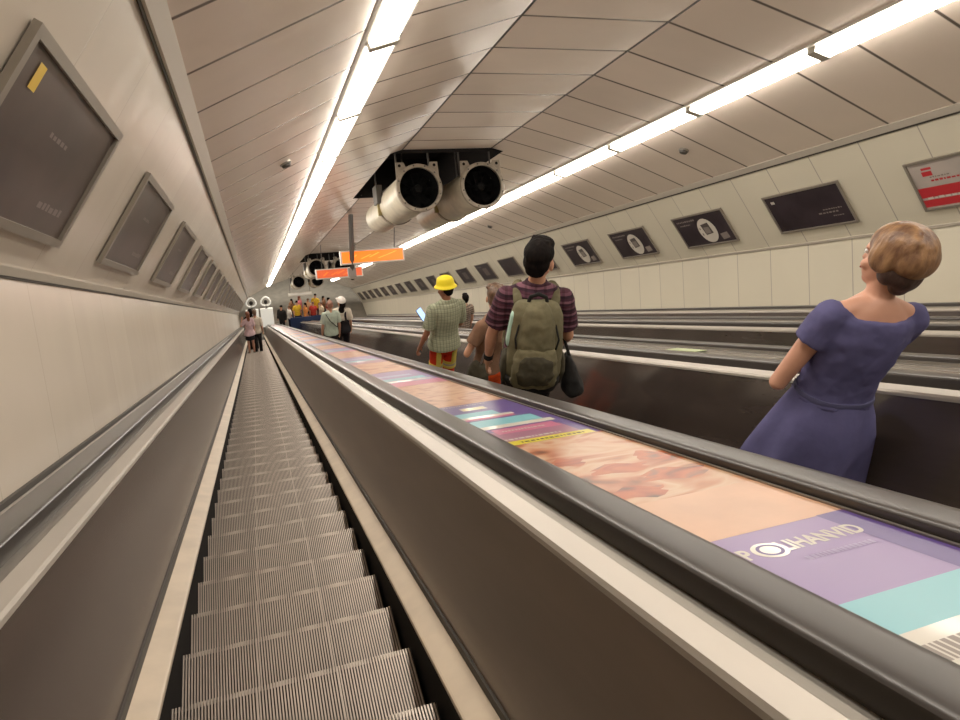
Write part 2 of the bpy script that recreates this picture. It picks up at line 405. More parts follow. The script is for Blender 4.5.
for x0, x1, lab in ((XL+.02, -.775, 'grey metal ledge between left handrail and left wall'), (6.565, XR-.02, 'grey metal ledge along the foot of the right wall')):
    t = thing('wall_ledge', lab, 'ledge', (0, 0, 0))
    pr = [(x0, -.62), (x0, -.515), (x1, -.548), (x1, -.62)] if x0 < 0 else [(x0, -.62), (x0, -.548), (x1, -.515), (x1, -.62)]
    if x0 > 0: pr = [(6.40, -.62), (6.40, -.54), (XR-.015, -.515), (XR-.015, -.62)]
    bm = bmesh.new(); extr(bm, pr, E0, E1); obj('ledge_plate', bm, M_aluD, t)
    e = pr[1] if x0 < 0 else pr[2]
    sg = 1 if x0 < 0 else -1
    bm = bmesh.new(); extr(bm, [(e[0], e[1]-.004), (e[0]+sg*.014, e[1]-.006), (e[0]+sg*.012, e[1]+.012), (e[0], e[1]+.014)], E0, E1); obj('wall_bead', bm, M_dark, t)
# ------------------------------------------------------------------ adverts lying in the deck
AX0, AX1 = -.176, .176
def advert(i):
    u0 = .11+2.03*i
    near = i == 0
    if near: lab = 'nearest deck advert, lavender and cyan with large white lettering and a peach photo'
    else: lab = ['second deck advert from the camera, purple with cyan bars and a yellow text strip', 'third deck advert from the camera, lavender end and blurred warm photo', 'fourth deck advert from the camera, beyond the backpack rider'][i-1] if i < 4 else 'small far deck advert seen edge-on in the row running to the landing'
    t = thing('deck_advert', lab, 'advert', (.965, u0, VD), 'adverts along the deck' if i < 4 else 'far adverts along the deck')
    def rect(name, x0, x1, a, b, m, z=.0035):
        z = .002+(z-.002)*.3
        bm = bmesh.new()
        quad(bm, [(x0, a, z), (x1, a, z), (x1, b, z), (x0, b, z)])
        return obj(name, bm, m, t)
    bm = bmesh.new(); box(bm, AX0, AX1, 0, 2.025, -.003, .002); obj('sheet', bm, M_lav if near or i > 1 else M_purple, t)
    rnd = random.Random(i)
    def dashes(name, x0, x1, a, b, m, z, n=16, rows=1):
        bm = bmesh.new(); z = .002+(z-.002)*.3
        for r in range(rows):
            q0 = a+(b-a)*r/rows; q1 = q0+(b-a)/rows*.7; x = x0
            while x < x1:
                w = (x1-x0)/n*rnd.uniform(.3, .9)
                quad(bm, [(x, q0, z), (min(x1, x+w), q0, z), (min(x1, x+w), q1, z), (x, q1, z)]); x += w+(x1-x0)/n*.28
        return obj(name, bm, m, t)
    ph0 = .975
    if near:
        rect('pink_block', .04, AX1, 0, .465, M_pink, .0028); rect('white_block', AX0, AX1, .40, .565, M_white)
        dashes('small_print', AX0+.01, AX1-.01, .43, .55, M_printgrey, .0045, 22, 2)
        rect('cyan_block', AX0, AX1, .565, .668, M_cyan)
        rect('purple_block', .105, AX1, .668, .978, M_purple)
        bm = bmesh.new(); revolve(bm, [(.036, 0), (.036, .0003)], 28, 'z'); d = obj('white_disc', bm, M_white, t); d.location = (-.098, .885, .0024); d.scale = (1, .95, 1)
        L = obj('lettering', text_mesh('LIHANVID', .066), M_white, t); L.location = (.024, .885, .0028); L.scale = (.66, .95, 1)
        L = obj('lettering', text_mesh('P', .066), M_white, t); L.location = (-.152, .885, .0028); L.scale = (.66, .95, 1)
        bm = bmesh.new()
        for a0 in range(28):
            a = 2*math.pi*a0/28; b2 = 2*math.pi*(a0+1)/28
            quad(bm, [(.026*math.cos(a), .026*math.sin(a), 0), (.026*math.cos(b2), .026*math.sin(b2), 0), (.019*math.cos(b2), .019*math.sin(b2), 0), (.019*math.cos(a), .019*math.sin(a), 0)])
        o = obj('disc_ring', bm, M_purple, t); o.location = (-.098, .885, .0030)
        dashes('subtitle', -.07, .09, .815, .838, mat('advert pale lavender', dimc(lin(186, 172, 212)), .4), .0045, 14)
        rect('photo_plain', AX0, AX1, ph0, 1.25, M_peach)
        rect('photo', AX0, AX1, 1.25, 2.028, M_photoA)
        # soft-edged figures in the photo
        bm = bmesh.new()
        for cx, cy, rx, ry in ((-.10, 1.33, .07, .05), (.06, 1.42, .10, .055), (-.03, 1.55, .09, .05), (.12, 1.62, .05, .06), (-.12, 1.70, .05, .05)):
            vs = [bm.verts.new((cx+rx*math.cos(q*.35)*(1+.25*math.sin(q*2.1)), cy+ry*math.sin(q*.35)*(1+.3*math.cos(q*1.3)), .0029)) for q in range(18)]; bm.faces.new(vs)
        obj('photo_figures', bm, photo_mat('advert figure', [lin(70, 52, 50), lin(190, 84, 40), lin(214, 110, 58), lin(128, 106, 100)], 5), t)
        return
    if i == 1:
        rect('yellow_bar', AX0, AX1-.02, 0, .062, M_yellow); dashes('yellow_bar_print', AX0+.05, AX1-.05, .018, .045, M_txt, .0045, 12)
        rect('mauve_block', AX0, AX1-.05, .062, .25, M_mauve); dashes('pink_print', AX0+.01, .06, .085, .11, M_white, .0045, 10)
        rect('pink_bar', AX0+.03, AX1-.06, .20, .30, M_pink); dashes('pink_bar_print', AX0+.06, .06, .235, .26, M_white, .0045, 10)
        rect('white_bar', AX0, AX1-.03, .32, .38, M_white); rect('cyan_bar', AX0, AX1-.06, .38, .52, M_cyan)
        rect('red_bar', AX0, .06, .545, .585, M_pink); rect('white_bar', AX0, .07, .585, .63, M_white); rect('cyan_bar', AX0, .02, .63, .74, M_cyan)
        rect('pale_block', -.10, .02, .80, .88, M_white, .0045); dashes('pale_block_print', -.09, .01, .815, .865, M_yellow, .0055, 6, 2)
        dashes('title_print', AX0+.02, .06, .955, .975, M_white, .0045, 14)
    else:
        rect('mauve_block', AX0, AX1, 0, .22, M_mauve if i % 2 else M_pink); rect('white_bar', AX0, AX1-.03, .26, .33, M_white)
        rect('cyan_bar', AX0, AX1-.05, .36, .50, M_cyan); rect('pale_bar', AX0, .08, .62, .72, mat('advert pale blue', dimc(lin(176, 190, 222)), .3))
    rect('photo', AX0, AX1, 1.0, 2.025, M_photoA if i % 2 == 0 else M_photoB)
for i in range(19): advert(i)
# the nearest deck advert starts beyond the frame; one more behind it keeps the row whole
# ------------------------------------------------------------------ ceiling lights
def light_pair():
    protos = []
    for sd, (a, b) in ((0, ((.888, 1.706), (1.122, 1.777))), (1, ((4.79, 1.725), (4.59, 1.785)))):
        u = 4.49-1.66*6; n = 0
        while u < UB-1.6:
            mxx = tmx(a[0], u, a[1])
            side = 'left' if sd == 0 else 'right'
            if u < 3: lab = 'fluorescent ceiling light of the %s row, above or behind the camera' % side
            elif n and u < 8.5: lab = {4: 'nearest bright ceiling light of the %s row', 6: 'second bright ceiling light of the %s row from the camera', 7: 'second bright ceiling light of the %s row from the camera'}.get(round(u), 'third bright ceiling light of the %s row from the camera') % side
            else: lab = 'small far fluorescent light in the %s ceiling row' % side
            gr = ('far ceiling lights of the %s row' if u >= 8.5 else 'near ceiling lights of the %s row') % side
            if len(protos) <= sd:
                t = thing('ceiling_light', lab, 'light', mx=mxx, group=gr)
                dx, dv = b[0]-a[0], b[1]-a[1]; s = 1 if dx > 0 else -1
                bm = bmesh.new()
                nn = Vector((-dv*s, 0, dx*s)).normalized()*-1; rows = []
                for kx, hh in ((.09, .004), (.105, .042), (.3, .050), (.7, .050), (.895, .042), (.91, .004)):
                    rows.append([bm.verts.new(Vector((dx*kx, y, dv*kx))+nn*hh) for y in (.042, 1.618)])
                for p, q in zip(rows, rows[1:]): bm.faces.new((p[0], q[0], q[1], p[1]))
                for j in (0, 1): bm.faces.new([p[j] for p in rows])
                obj('diffuser', bm, M_lamp, t)
                bm = bmesh.new()
                o4 = [(0, 0), (1, 0), (1, 1.66), (0, 1.66)]; i4 = [(.085, .036), (.915, .036), (.915, 1.624), (.085, 1.624)]
                for hh in (.016,):
                    oo = [bm.verts.new(Vector((dx*q[0], q[1], dv*q[0]))+nn*.004) for q in o4]; ii = [bm.verts.new(Vector((dx*q[0], q[1], dv*q[0]))+nn*.012) for q in i4]
                    bridge(bm, oo, ii)
                obj('frame', bm, M_lampframe, t)
                for y0 in (.0, 1.618):
                    bm = bmesh.new(); ve = [bm.verts.new(Vector((dx*kx, y0+yy, dv*kx))+nn*hh) for yy in (0, .042) for kx, hh in ((.08, 0), (.92, 0), (.92, .057), (.08, .057))]
                    for q in ((0, 1, 2, 3), (4, 5, 6, 7), (0, 1, 5, 4), (1, 2, 6, 5), (2, 3, 7, 6), (3, 0, 4, 7)): bm.faces.new([ve[i] for i in q])
                    obj('end_cap', bm, M_lampframe, t)
                protos.append(t)
            else: dup(protos[sd], mxx, lab, gr)
            u += 1.66; n += 1
light_pair()
# ------------------------------------------------------------------ wall posters
def poster_frame_mx(side, u):             # local X = along the poster's reading direction, Y = up the slope, Z = off the wall
    if side == 'right':
        o = Vector((XR, 0, .26)); up = Vector((5.955-XR, 0, 1.215-.26)).normalized(); xd = Vector((0, -1, 0))
    else:
        o = Vector((XL, 0, .235)); up = Vector((-.245-XL, 0, 1.135-.235)).normalized(); xd = Vector((0, 1, 0))
    nz = xd.cross(up)
    c = o+up*(.47 if side == 'right' else .435)+Vector((0, u, 0))+nz*.006
    m = Matrix(((xd.x, up.x, nz.x, c.x), (xd.y, up.y, nz.y, c.y), (xd.z, up.z, nz.z, c.z), (0, 0, 0, 1)))
    return tmx(0, 0, 0) @ m
PW, PH = 1.142, .545

def poster(side, u, kind, label, group=None):
    t = thing('wall_poster', label, 'poster', mx=poster_frame_mx(side, u), group=group)
    w, h, f = PW/2, PH/2, (.024 if side == 'right' else .034)
    bm = bmesh.new()
    box(bm, -w, w, -h, -h+f, 0, .022); box(bm, -w, w, h-f, h, 0, .022); box(bm, -w, -w+f, -h+f, h-f, 0, .022); box(bm, w-f, w, -h+f, h-f, 0, .022)
    obj('frame', bm, M_frame, t)
    bm = bmesh.new(); box(bm, -w+f, w-f, -h+f, h-f, 0, .008)
    obj('sheet', bm, {'red': M_sheetwhite, 'brown': M_posterbrown}.get(kind, M_posterdark), t)
    def rects(name, rs, m, z=.0095):
        bm = bmesh.new()
        for x0, x1, y0, y1 in rs: quad(bm, [(x0, y0, z), (x1, y0, z), (x1, y1, z), (x0, y1, z)])
        return obj(name, bm, m, t)
    def words(name, x0, x1, y, hh, m, n, seed=1):
        rr = random.Random(seed); rs = []; x = x0
        while x < x1:
            ww = (x1-x0)/n*rr.uniform(.4, .9); rs.append((x, min(x1, x+ww), y, y+hh*rr.uniform(.7, 1))); x += ww+(x1-x0)/n*.25
        return rects(name, rs, m)
    if kind == 'disc':
        bm = bmesh.new(); revolve(bm, [(.175, .0085), (.175, .0105)], 36, 'z'); d = obj('printed_disc', bm, M_print, t); d.location = (.07, -.03, 0); d.scale = (1.05, 1.15, 1)
        o = rects('dark_device', [(-.01, .16, -.10, .08)], mat('printed charcoal', lin(70, 62, 60), .4), .0115); o.rotation_euler = (0, 0, .12)
        rects('device_screen', [(.015, .13, -.075, .03)], M_printgrey, .0125)
        rects('printed_button', [(-.075, -.045, -.10, -.06), (-.08, -.05, 0, .03)], M_printgrey, .0115)
        o = rects('slanted_card', [(.29, .44, -.20, -.10)], M_printgrey, .0105); o.rotation_euler = (0, 0, .12); o.location = (-.02, -.05, 0)
        words('title_print', -.50, -.08, .165, .028, M_printgrey, 9, 3); words('subtitle_print', -.46, -.22, .105, .022, M_printgrey, 6, 4)
    elif kind == 'script':
        rects('logo_mark', [(-.48, -.42, .15, .185)], M_print); words('script_print', .12, .40, -.10, .02, M_printgrey, 5, 6); words('script_print', .20, .46, -.055, .016, M_printgrey, 6, 7); words('script_print', .30, .44, -.15, .014, M_printgrey, 4, 8)
    elif kind == 'red':
        rects('red_band', [(-w+f, w-f, -.13, -.02), (-w+f, w-f, -.235, -.155)], M_printred); words('band_print', -.49, .5, -.15, .026, M_print, 16, 2)
        rects('red_logo', [(-.44, -.34, .10, .15), (-.43, -.33, .165, .19)], M_printred); words('red_print', -.38, -.05, .035, .022, M_printred, 8, 5); words('grey_print', -.38, -.18, .075, .018, M_printgrey, 6, 9)
    elif kind == 'brown':
        words('print_line', .12, .4, -.16, .03, M_printgrey, 5, int(u*10)); words('print_line', -.1, .1, .06, .02, M_printgrey, 4, int(u*7))
    elif kind == 'dim':
        rects('print_block', [(-.15, .2, -.12, .12)], mat('printed dim', lin(92, 80, 76), .3)); words('title_print', -.45, -.1, .16, .024, M_printgrey, 8, int(u*5))
    return t
un = 6.12*.81-PW/2
kinds = ['red', 'script', 'disc', 'disc', 'disc', 'dim', 'dark', 'dim', 'dim', 'dark', 'dim', 'dim']
rl = ['red and white framed poster on the right wall, at the picture edge', 'dark framed poster with faint script and small logo, next to the red poster',
      'dark framed poster with a white printed disc, nearest of that kind on the right wall', 'dark framed poster with a white printed disc, second from the plain script poster',
      'dark framed poster just right of the backpack rider on the right wall', 'dark framed poster partly behind the head of the backpack rider', 'plain violet-dark framed poster left of the head of the backpack rider']
protoR = {}
for i in range(20):
    u = un+1.92*i; kd = kinds[i] if i < len(kinds) else 'dim'
    lab = rl[i] if i < len(rl) else 'small far framed poster in the row on the right wall'
    g = 'right wall posters' if i < len(rl) else 'far right wall posters'
    if i > 7 and kd in protoR: dup(protoR[kd], poster_frame_mx('right', u), lab, g)
    else: protoR[kd] = poster('right', u, kd, lab, g)
ll = ['nearest brown framed poster on the left wall with a small yellow sticker', 'second brown framed poster from the camera on the left wall', 'third brown framed poster from the camera on the left wall', 'fourth brown framed poster from the camera on the left wall']
pl = None
for i in range(20):
    u = 3.20-PW/2+1.932*i
    lab = ll[i] if i < 4 else 'small far brown framed poster in the row on the left wall'
    g = 'left wall posters' if i < 4 else 'far left wall posters'
    if i < 3:
        pl = poster('left', u, 'brown', lab, g)
        if i == 0:
            st = bmesh.new(); quad(st, [(-.028, -.04, 0), (.028, -.04, 0), (.028, .04, 0), (-.028, .04, 0)])
            o = obj('sticker', st, M_ystick, mx=poster_frame_mx('left', u) @ Matrix.Translation((-.40, .165, .0105))); tag(o, 'small yellow sticker on the nearest left-hand poster', 'sticker')
    else: dup(pl, poster_frame_mx('left', u), lab, g)
bm = bmesh.new(); box(bm, -.05, .05, -.17, .17, 0, .003); o = obj('sticker', bm, M_green, mx=tmx(2.895, 4.06, VD+.005)); tag(o, 'pale green sticker lying on the plain steel deck', 'sticker')
# ------------------------------------------------------------------ jet fans
def fan(cx, u, label, group, src=None):
    mxx = tmx(cx, u, 1.575)
    if src: return dup(src, mxx, label, group)
    t = thing('jet_fan', label, 'fan', mx=mxx, group=group)
    bm = bmesh.new(); revolve(bm, [(.292, .0), (.300, .02), (.300, 1.55), (.268, 1.62), (.268, 3.0), (.22, 3.02), (.22, 2.6), (.284, .6), (.286, .01)], 48, cap=False); obj('casing', bm, M_cream, t, smooth=.6)
    bm = bmesh.new(); revolve(bm, [(.284, -.005), (.284, -.04), (.327, -.04), (.332, -.03), (.332, .015), (.30, .03)], 48, cap=False)
    fl = obj('front_flange', bm, M_fanring, t, smooth=.5)
    bm = bmesh.new()
    for k in range(12):
        a = k*math.pi/6+.2; revolve(bm, [(.011, -.058), (.011, -.045)], 8, org=(.307*math.cos(a), 0, .307*math.sin(a)))
    obj('bolt_ring', bm, M_dark, fl)
    bm = bmesh.new(); revolve(bm, [(.30, 1.50), (.315, 1.50), (.315, 1.58), (.30, 1.58)], 48, cap=False); obj('joint_band', bm, M_fanring, t, smooth=.5)
    bm = bmesh.new(); revolve(bm, [(.282, .005), (.280, .48)], 48, cap=False); obj('shade_liner', bm, M_fandark, t)  # near-black tube put in as shade, hides the cream inner wall
    bm = bmesh.new(); revolve(bm, [(.282, .45), (.001, .45)], 32, cap=False); obj('shade_disc', bm, M_fandark, t)  # near-black disc closing the duct, shade painted as a surface
    bm = bmesh.new(); revolve(bm, [(.001, .02), (.05, .03), (.065, .08), (.065, .4)], 24, cap=False); obj('hub', bm, M_fandark, t, smooth=.8)
    for k in range(8):
        a = k*math.pi/4; bm = bmesh.new()
        d = Vector((math.cos(a), 0, math.sin(a))); e = Vector((-math.sin(a), 0, math.cos(a)))
        p = [d*.06-e*.03+Vector((0, .30, 0)), d*.06+e*.03+Vector((0, .20, 0)), d*.255+e*.055+Vector((0, .22, 0)), d*.255-e*.055+Vector((0, .28, 0))]
        quad(bm, p); obj('blade', bm, M_fandark, t)
    bm = bmesh.new()
    for a in (0, math.pi/2):
        d = Vector((math.cos(a), 0, math.sin(a))); cap(bm, d*-.283, d*.283, .0025, .0025, 6)
    for r in (.11, .2): revolve(bm, [(r, -.002), (r+.003, 0), (r, .002), (r-.003, 0), (r, -.002)], 32, cap=False)
    g = obj('guard', bm, M_fandark, t)
    bm = bmesh.new()
    o = [(-.30, 0), (-.30, .36), (.30, .36), (.30, 0)]
    vs = [(x, 0.0, z) for x, z in ((-.31, .10), (-.30, .36), (-.19, .36), (-.16, .295), (0, .335), (.16, .295), (.19, .36), (.30, .36), (.31, .10), (.27, .2), (.14, .305), (0, .333), (-.14, .305), (-.27, .2))]
    a = [bm.verts.new(p) for p in vs]; bm.faces.new(a); b2 = [bm.verts.new((p[0], .02, p[2])) for p in vs]; bm.faces.new(b2)
    bridge(bm, a, b2); mp = obj('mounting_plate', bm, M_fanring, t)
    bm = bmesh.new()
    for x in (-.25, .25): revolve(bm, [(.022, -.004), (.022, .0)], 12, org=(x, 0, .315))
    obj('bolt_hole', bm, M_black, mp)
    for y in (.25, 1.9):
        for x in (-.24, .24):
            bm = bmesh.new(); cap(bm, (x, y, .15), (x, y, 1.1), .014, .014, 8); obj('hanger_rod', bm, M_dark, t)
    bm = bmesh.new(); box(bm, -.36, -.26, 1.30, 1.62, .02, .30, bev=.015); obj('terminal_box', bm, M_dark, t)
    bm = bmesh.new(); box(bm, -.335, -.275, 1.44, 1.50, -.16, .05); obj('latch', bm, mat('latch brass', (.3, .24, .1), .4, metal=.6), t)
    return t
f1 = fan(2.40, 9.28, 'large cream jet fan hanging at the left of the near ceiling pair', 'near jet fans')
fan(3.34, 9.28, 'large cream jet fan hanging at the right of the near ceiling pair', 'near jet fans', f1)
fan(2.40, 25.4, 'small far cream jet fan hanging left of the second orange sign', 'far jet fans', f1)
fan(3.34, 25.4, 'small far jet fan half hidden behind the nearer orange sign', 'far jet fans', f1)
fan(2.40, 35.8, 'tiny dark jet fan hanging above the landing, left of its pair', 'farthest jet fans', f1)
fan(3.34, 35.8, 'tiny dark jet fan hanging above the landing, right of its pair', 'farthest jet fans', f1)
# ------------------------------------------------------------------ hanging signs
def sign(u, face, label, pole, white=False):
    t = thing('hanging_sign', label, 'sign', (2.64, u, 1.06) if white else (2.84, u, 1.18), 'signs hanging across the tunnel')
    w, h = (.66, .09) if white else (.765, .165)
    bm = bmesh.new(); box(bm, -w, w, 0, .14, -h, h, bev=.006); obj('sign_box', bm, M_signframe, t)
    bm = bmesh.new(); box(bm, -w+.035, w-.035, -.006, .0, -h+.035, h-.035); f = obj('lit_face', bm, face, t)
    if not white:
        bm = bmesh.new()
        for x0, x1, z0, z1 in ((-.55, -.36, -.06, .05), (-.30, -.02, -.05, .04), (-.1, .18, -.02, .075), (.1, .34, -.06, .0), (.3, .6, .0, .085)):
            quad(bm, [(x0, -.0075, z0), (x0+.05, -.0075, z0), (x1, -.0075, z1), (x1-.05, -.0075, z1)])
        obj('face_streak', bm, M_streak if face is M_orange else M_orange, f)
    g = Vector((0, -.5, .866))
    bm = bmesh.new(); cap(bm, Vector((.55, .07, h)), Vector((.55, .07, h))+g*.98, .012, .012, 8); obj('hanger_rod', bm, M_dark, t)
    if pole:
        bm = bmesh.new(); a = Vector((-.5, .19, -.40)); cap(bm, a, a+g*1.7, .055, .055, 4, True, True); obj('hanger_pole', bm, M_dark, t)
        bm = bmesh.new(); box(bm, -.60, -.42, .08, .26, -.46, -.24, bev=.01); obj('camera_box', bm, M_printgrey, t)
        bm = bmesh.new(); revolve(bm, [(.05, -.50), (.03, -.52), (.001, -.53)], 16, 'z', (-.51, .17, 0), cap=False); obj('lens_dome', bm, M_black, t)
    else:
        bm = bmesh.new(); cap(bm, Vector((-.55, .07, h)), Vector((-.55, .07, h))+g*.98, .012, .012, 8); obj('hanger_rod', bm, M_dark, t)
    return t
sign(16.0, M_orange, 'bright orange lit sign in a pale frame hanging under the near jet fans', True)
sign(22.5, M_orange2, 'dimmer red-orange sign hanging just behind the bright orange sign', False)
sign(39.4, mat('sign white', (.8, .78, .72), .4), 'small white sign board hanging above the crowd on the landing', False, True)
# small dark detectors on the ceiling
for i, (x, u, v, lab) in enumerate(((5.224, 7.108, 1.539, 'round dark detector on the right ceiling, nearest'), (5.244, 14.295, 1.531, 'tiny dark detector on the right ceiling above the posters'), (.479, 7.104, 1.508, 'round dark detector on the left ceiling slope'))):
    sl = math.atan2(.475, 1.11)*(-1 if x > 3 else 1)
    t = thing('smoke_detector', lab, 'detector', mx=tmx(x, u, v) @ Matrix.Rotation(-sl, 4, 'Y'))
    bm = bmesh.new(); revolve(bm, [(.06, .01), (.062, -.012), (.055, -.02)], 24, 'z', cap=False); obj('base', bm, M_aluD, t, smooth=.6)
    bm = bmesh.new(); revolve(bm, [(.052, -.015), (.045, -.04), (.02, -.05), (.001, -.05)], 24, 'z', cap=False); obj('dome', bm, M_dark, t, smooth=.6)
# ------------------------------------------------------------------ people
M_skin = mat('skin', lin(196, 142, 112), .5, noise=.08, nscale=9)
M_skintan = mat('skin tanned', lin(150, 98, 72), .5, noise=.08, nscale=9)
M_skinpale = mat('skin pale', lin(206, 150, 124), .5, noise=.08, nscale=9)
M_hairblack = mat('hair black', lin(17, 13, 12), .9, spec=.12, noise=.5, nscale=40, nstretch=(1, 1, .25), bump=.5)
M_hairbrown = mat('hair brown', lin(98, 72, 52), .45, noise=.5, nscale=34, nstretch=(1, 1, .3), bump=.5)
M_hairlight = mat('hair light brown', lin(158, 118, 80), .45, noise=.4, nscale=30, nstretch=(1, 1, .35), bump=.5, col2=lin(96, 64, 44))
M_hairnape = mat('hair dark brown', lin(58, 38, 32), .5, noise=.4, nscale=36, nstretch=(1, 1, .3), bump=.4)
M_eye = mat('eye white', (.7, .68, .65), .3); M_lip = mat('lip', lin(160, 88, 80), .5)
M_shoe = mat('shoe black', (.03, .028, .028), .5)
def cloth(name, c, n=.15, **k): return mat(name, c, .85, spec=.2, noise=n, nscale=k.pop('s', 10), bump=.25, **k)
M_blue = cloth('dress blue', lin(84, 82, 124), .12)
M_trblack = cloth('trousers black', lin(30, 28, 32))
M_trnavy = cloth('trousers navy', lin(34, 40, 62))
M_hivis = cloth('trousers red orange', lin(206, 52, 30))
M_hivisyel = cloth('reflective yellow', lin(206, 186, 84)); M_hivisgrey = cloth('reflective grey', lin(160, 150, 130))
M_brownT = cloth('shirt brown', lin(122, 90, 70)); M_offwhite = cloth('shirt cream', lin(208, 196, 178)); M_pinkT = cloth('shirt pink', lin(204, 172, 178))
M_mint = cloth('shirt mint', lin(176, 188, 172)); M_olive = cloth('bag olive', lin(104, 98, 74), .18, s=16); M_olived = cloth('bag olive dark', lin(62, 58, 46), .2, s=14); M_bagblack = cloth('bag black', lin(30, 30, 30))
def check_mat(name, cols, sx, sz):
    """woven stripes and checks in the person's own coordinates"""
    m = mat(name, cols[0], .85, spec=.2); nt = m.node_tree; b = nt.nodes['Principled BSDF']
    tc = nt.nodes.new('ShaderNodeTexCoord'); sep = nt.nodes.new('ShaderNodeSeparateXYZ'); nt.links.new(tc.outputs['Object'], sep.inputs[0])
    fz = mathn(nt, 'FRACT', mathn(nt, 'MULTIPLY', sep.outputs['Z'], sz))
    r = nt.nodes.new('ShaderNodeValToRGB'); r.color_ramp.interpolation = 'CONSTANT'; e = r.color_ramp.elements
    while len(e) < len(cols): e.new(.5)
    for i, c in enumerate(cols): e[i].position = i/len(cols); e[i].color = (*c, 1)
    nt.links.new(fz, r.inputs['Fac'])
    if sx:
        fx = mathn(nt, 'GREATER_THAN', mathn(nt, 'FRACT', mathn(nt, 'MULTIPLY', sep.outputs['X'], sx)), .72)
        mx = nt.nodes.new('ShaderNodeMix'); mx.data_type = 'RGBA'; mx.blend_type = 'MULTIPLY'
        nt.links.new(mathn(nt, 'MULTIPLY', fx, .5), mx.inputs['Factor']); nt.links.new(r.outputs['Color'], mx.inputs['A']); mx.inputs['B'].default_value = (.3, .3, .28, 1)
        nt.links.new(mx.outputs['Result'], b.inputs['Base Color'])
    else: nt.links.new(r.outputs['Color'], b.inputs['Base Color'])
    return m
M_plaid = check_mat('shirt maroon stripes', [lin(74, 40, 52), lin(52, 32, 44), lin(118, 78, 92), lin(60, 34, 46), lin(44, 28, 38), lin(96, 60, 74)], 16, 11)
M_check = check_mat('shirt sage checks', [lin(146, 150, 124), lin(158, 162, 138), lin(134, 138, 114), lin(152, 156, 130)], 26, 22)
M_pattern = check_mat('shirt grey pattern', [lin(150, 130, 116), lin(96, 84, 80), lin(170, 150, 132)], 16, 18)
TM = [(.80, .165, .105, -.005), (.88, .178, .122, -.012), (.96, .172, .118, -.008), (1.05, .155, .105, 0), (1.14, .152, .105, .004), (1.24, .168, .115, .002), (1.33, .180, .118, -.005), (1.40, .178, .100, -.012), (1.45, .130, .078, -.014), (1.49, .066, .060, -.010)]
TF = [(.80, .172, .110, -.008), (.88, .186, .125, -.018), (.96, .168, .112, -.008), (1.06, .132, .094, .002), (1.14, .134, .098, .006), (1.24, .150, .118, .014), (1.33, .158, .108, .0), (1.40, .152, .086, -.010), (1.45, .110, .070, -.012), (1.49, .056, .055, -.010)]
def lerp_ring(T, z):
    if z <= T[0][0]: return T[0][1:]
    for a, b in zip(T, T[1:]):
        if a[0] <= z <= b[0]:
            k = (z-a[0])/(b[0]-a[0]); return tuple(a[i]+(b[i]-a[i])*k for i in (1, 2, 3))
    return T[-1][1:]
def hand(bm, w, d, side, curl=.5, palm=Vector((0, 0, -1))):
    """palm with five fingers; d = pointing direction, palm = way the palm faces, thumb on the inner side"""
    d = d.normalized(); n = (palm-d*palm.dot(d))
    n = n.normalized() if n.length > 1e-3 else d.orthogonal().normalized()
    s = d.cross(n)*side
    cap(bm, w, w+d*.03, .026, .030, 12, sq=.7)
    for k in (-1, -.33, .33, 1): cap(bm, w+d*.02+s*k*.016, w+d*.088+s*k*.028, .016, .0125, 8)
    for k, L in ((1, .062), (.33, .074), (-.33, .068), (-1, .052)):
        p = w+d*.088+s*k*.028; dd = d; rr = .0098
        for j, fr in enumerate((.45, .32, .23)):
            an = curl*(.55+.5*j); dd = (d*math.cos(an*(.6+.5*j))+n*math.sin(an*(.6+.5*j))).normalized()
            q = p+dd*L*fr*1.1; cap(bm, p, q, rr, rr*.9, 8); p = q; rr *= .92
    p = w+d*.028+s*.024
    for L, dd in ((.040, d*.6+s*.65+n*.25), (.032, d*.85+s*.25+n*.4), (.024, d*.9+n*.5)):
        q = p+dd.normalized()*L; cap(bm, p, q, .0125, .0105, 8); p = q
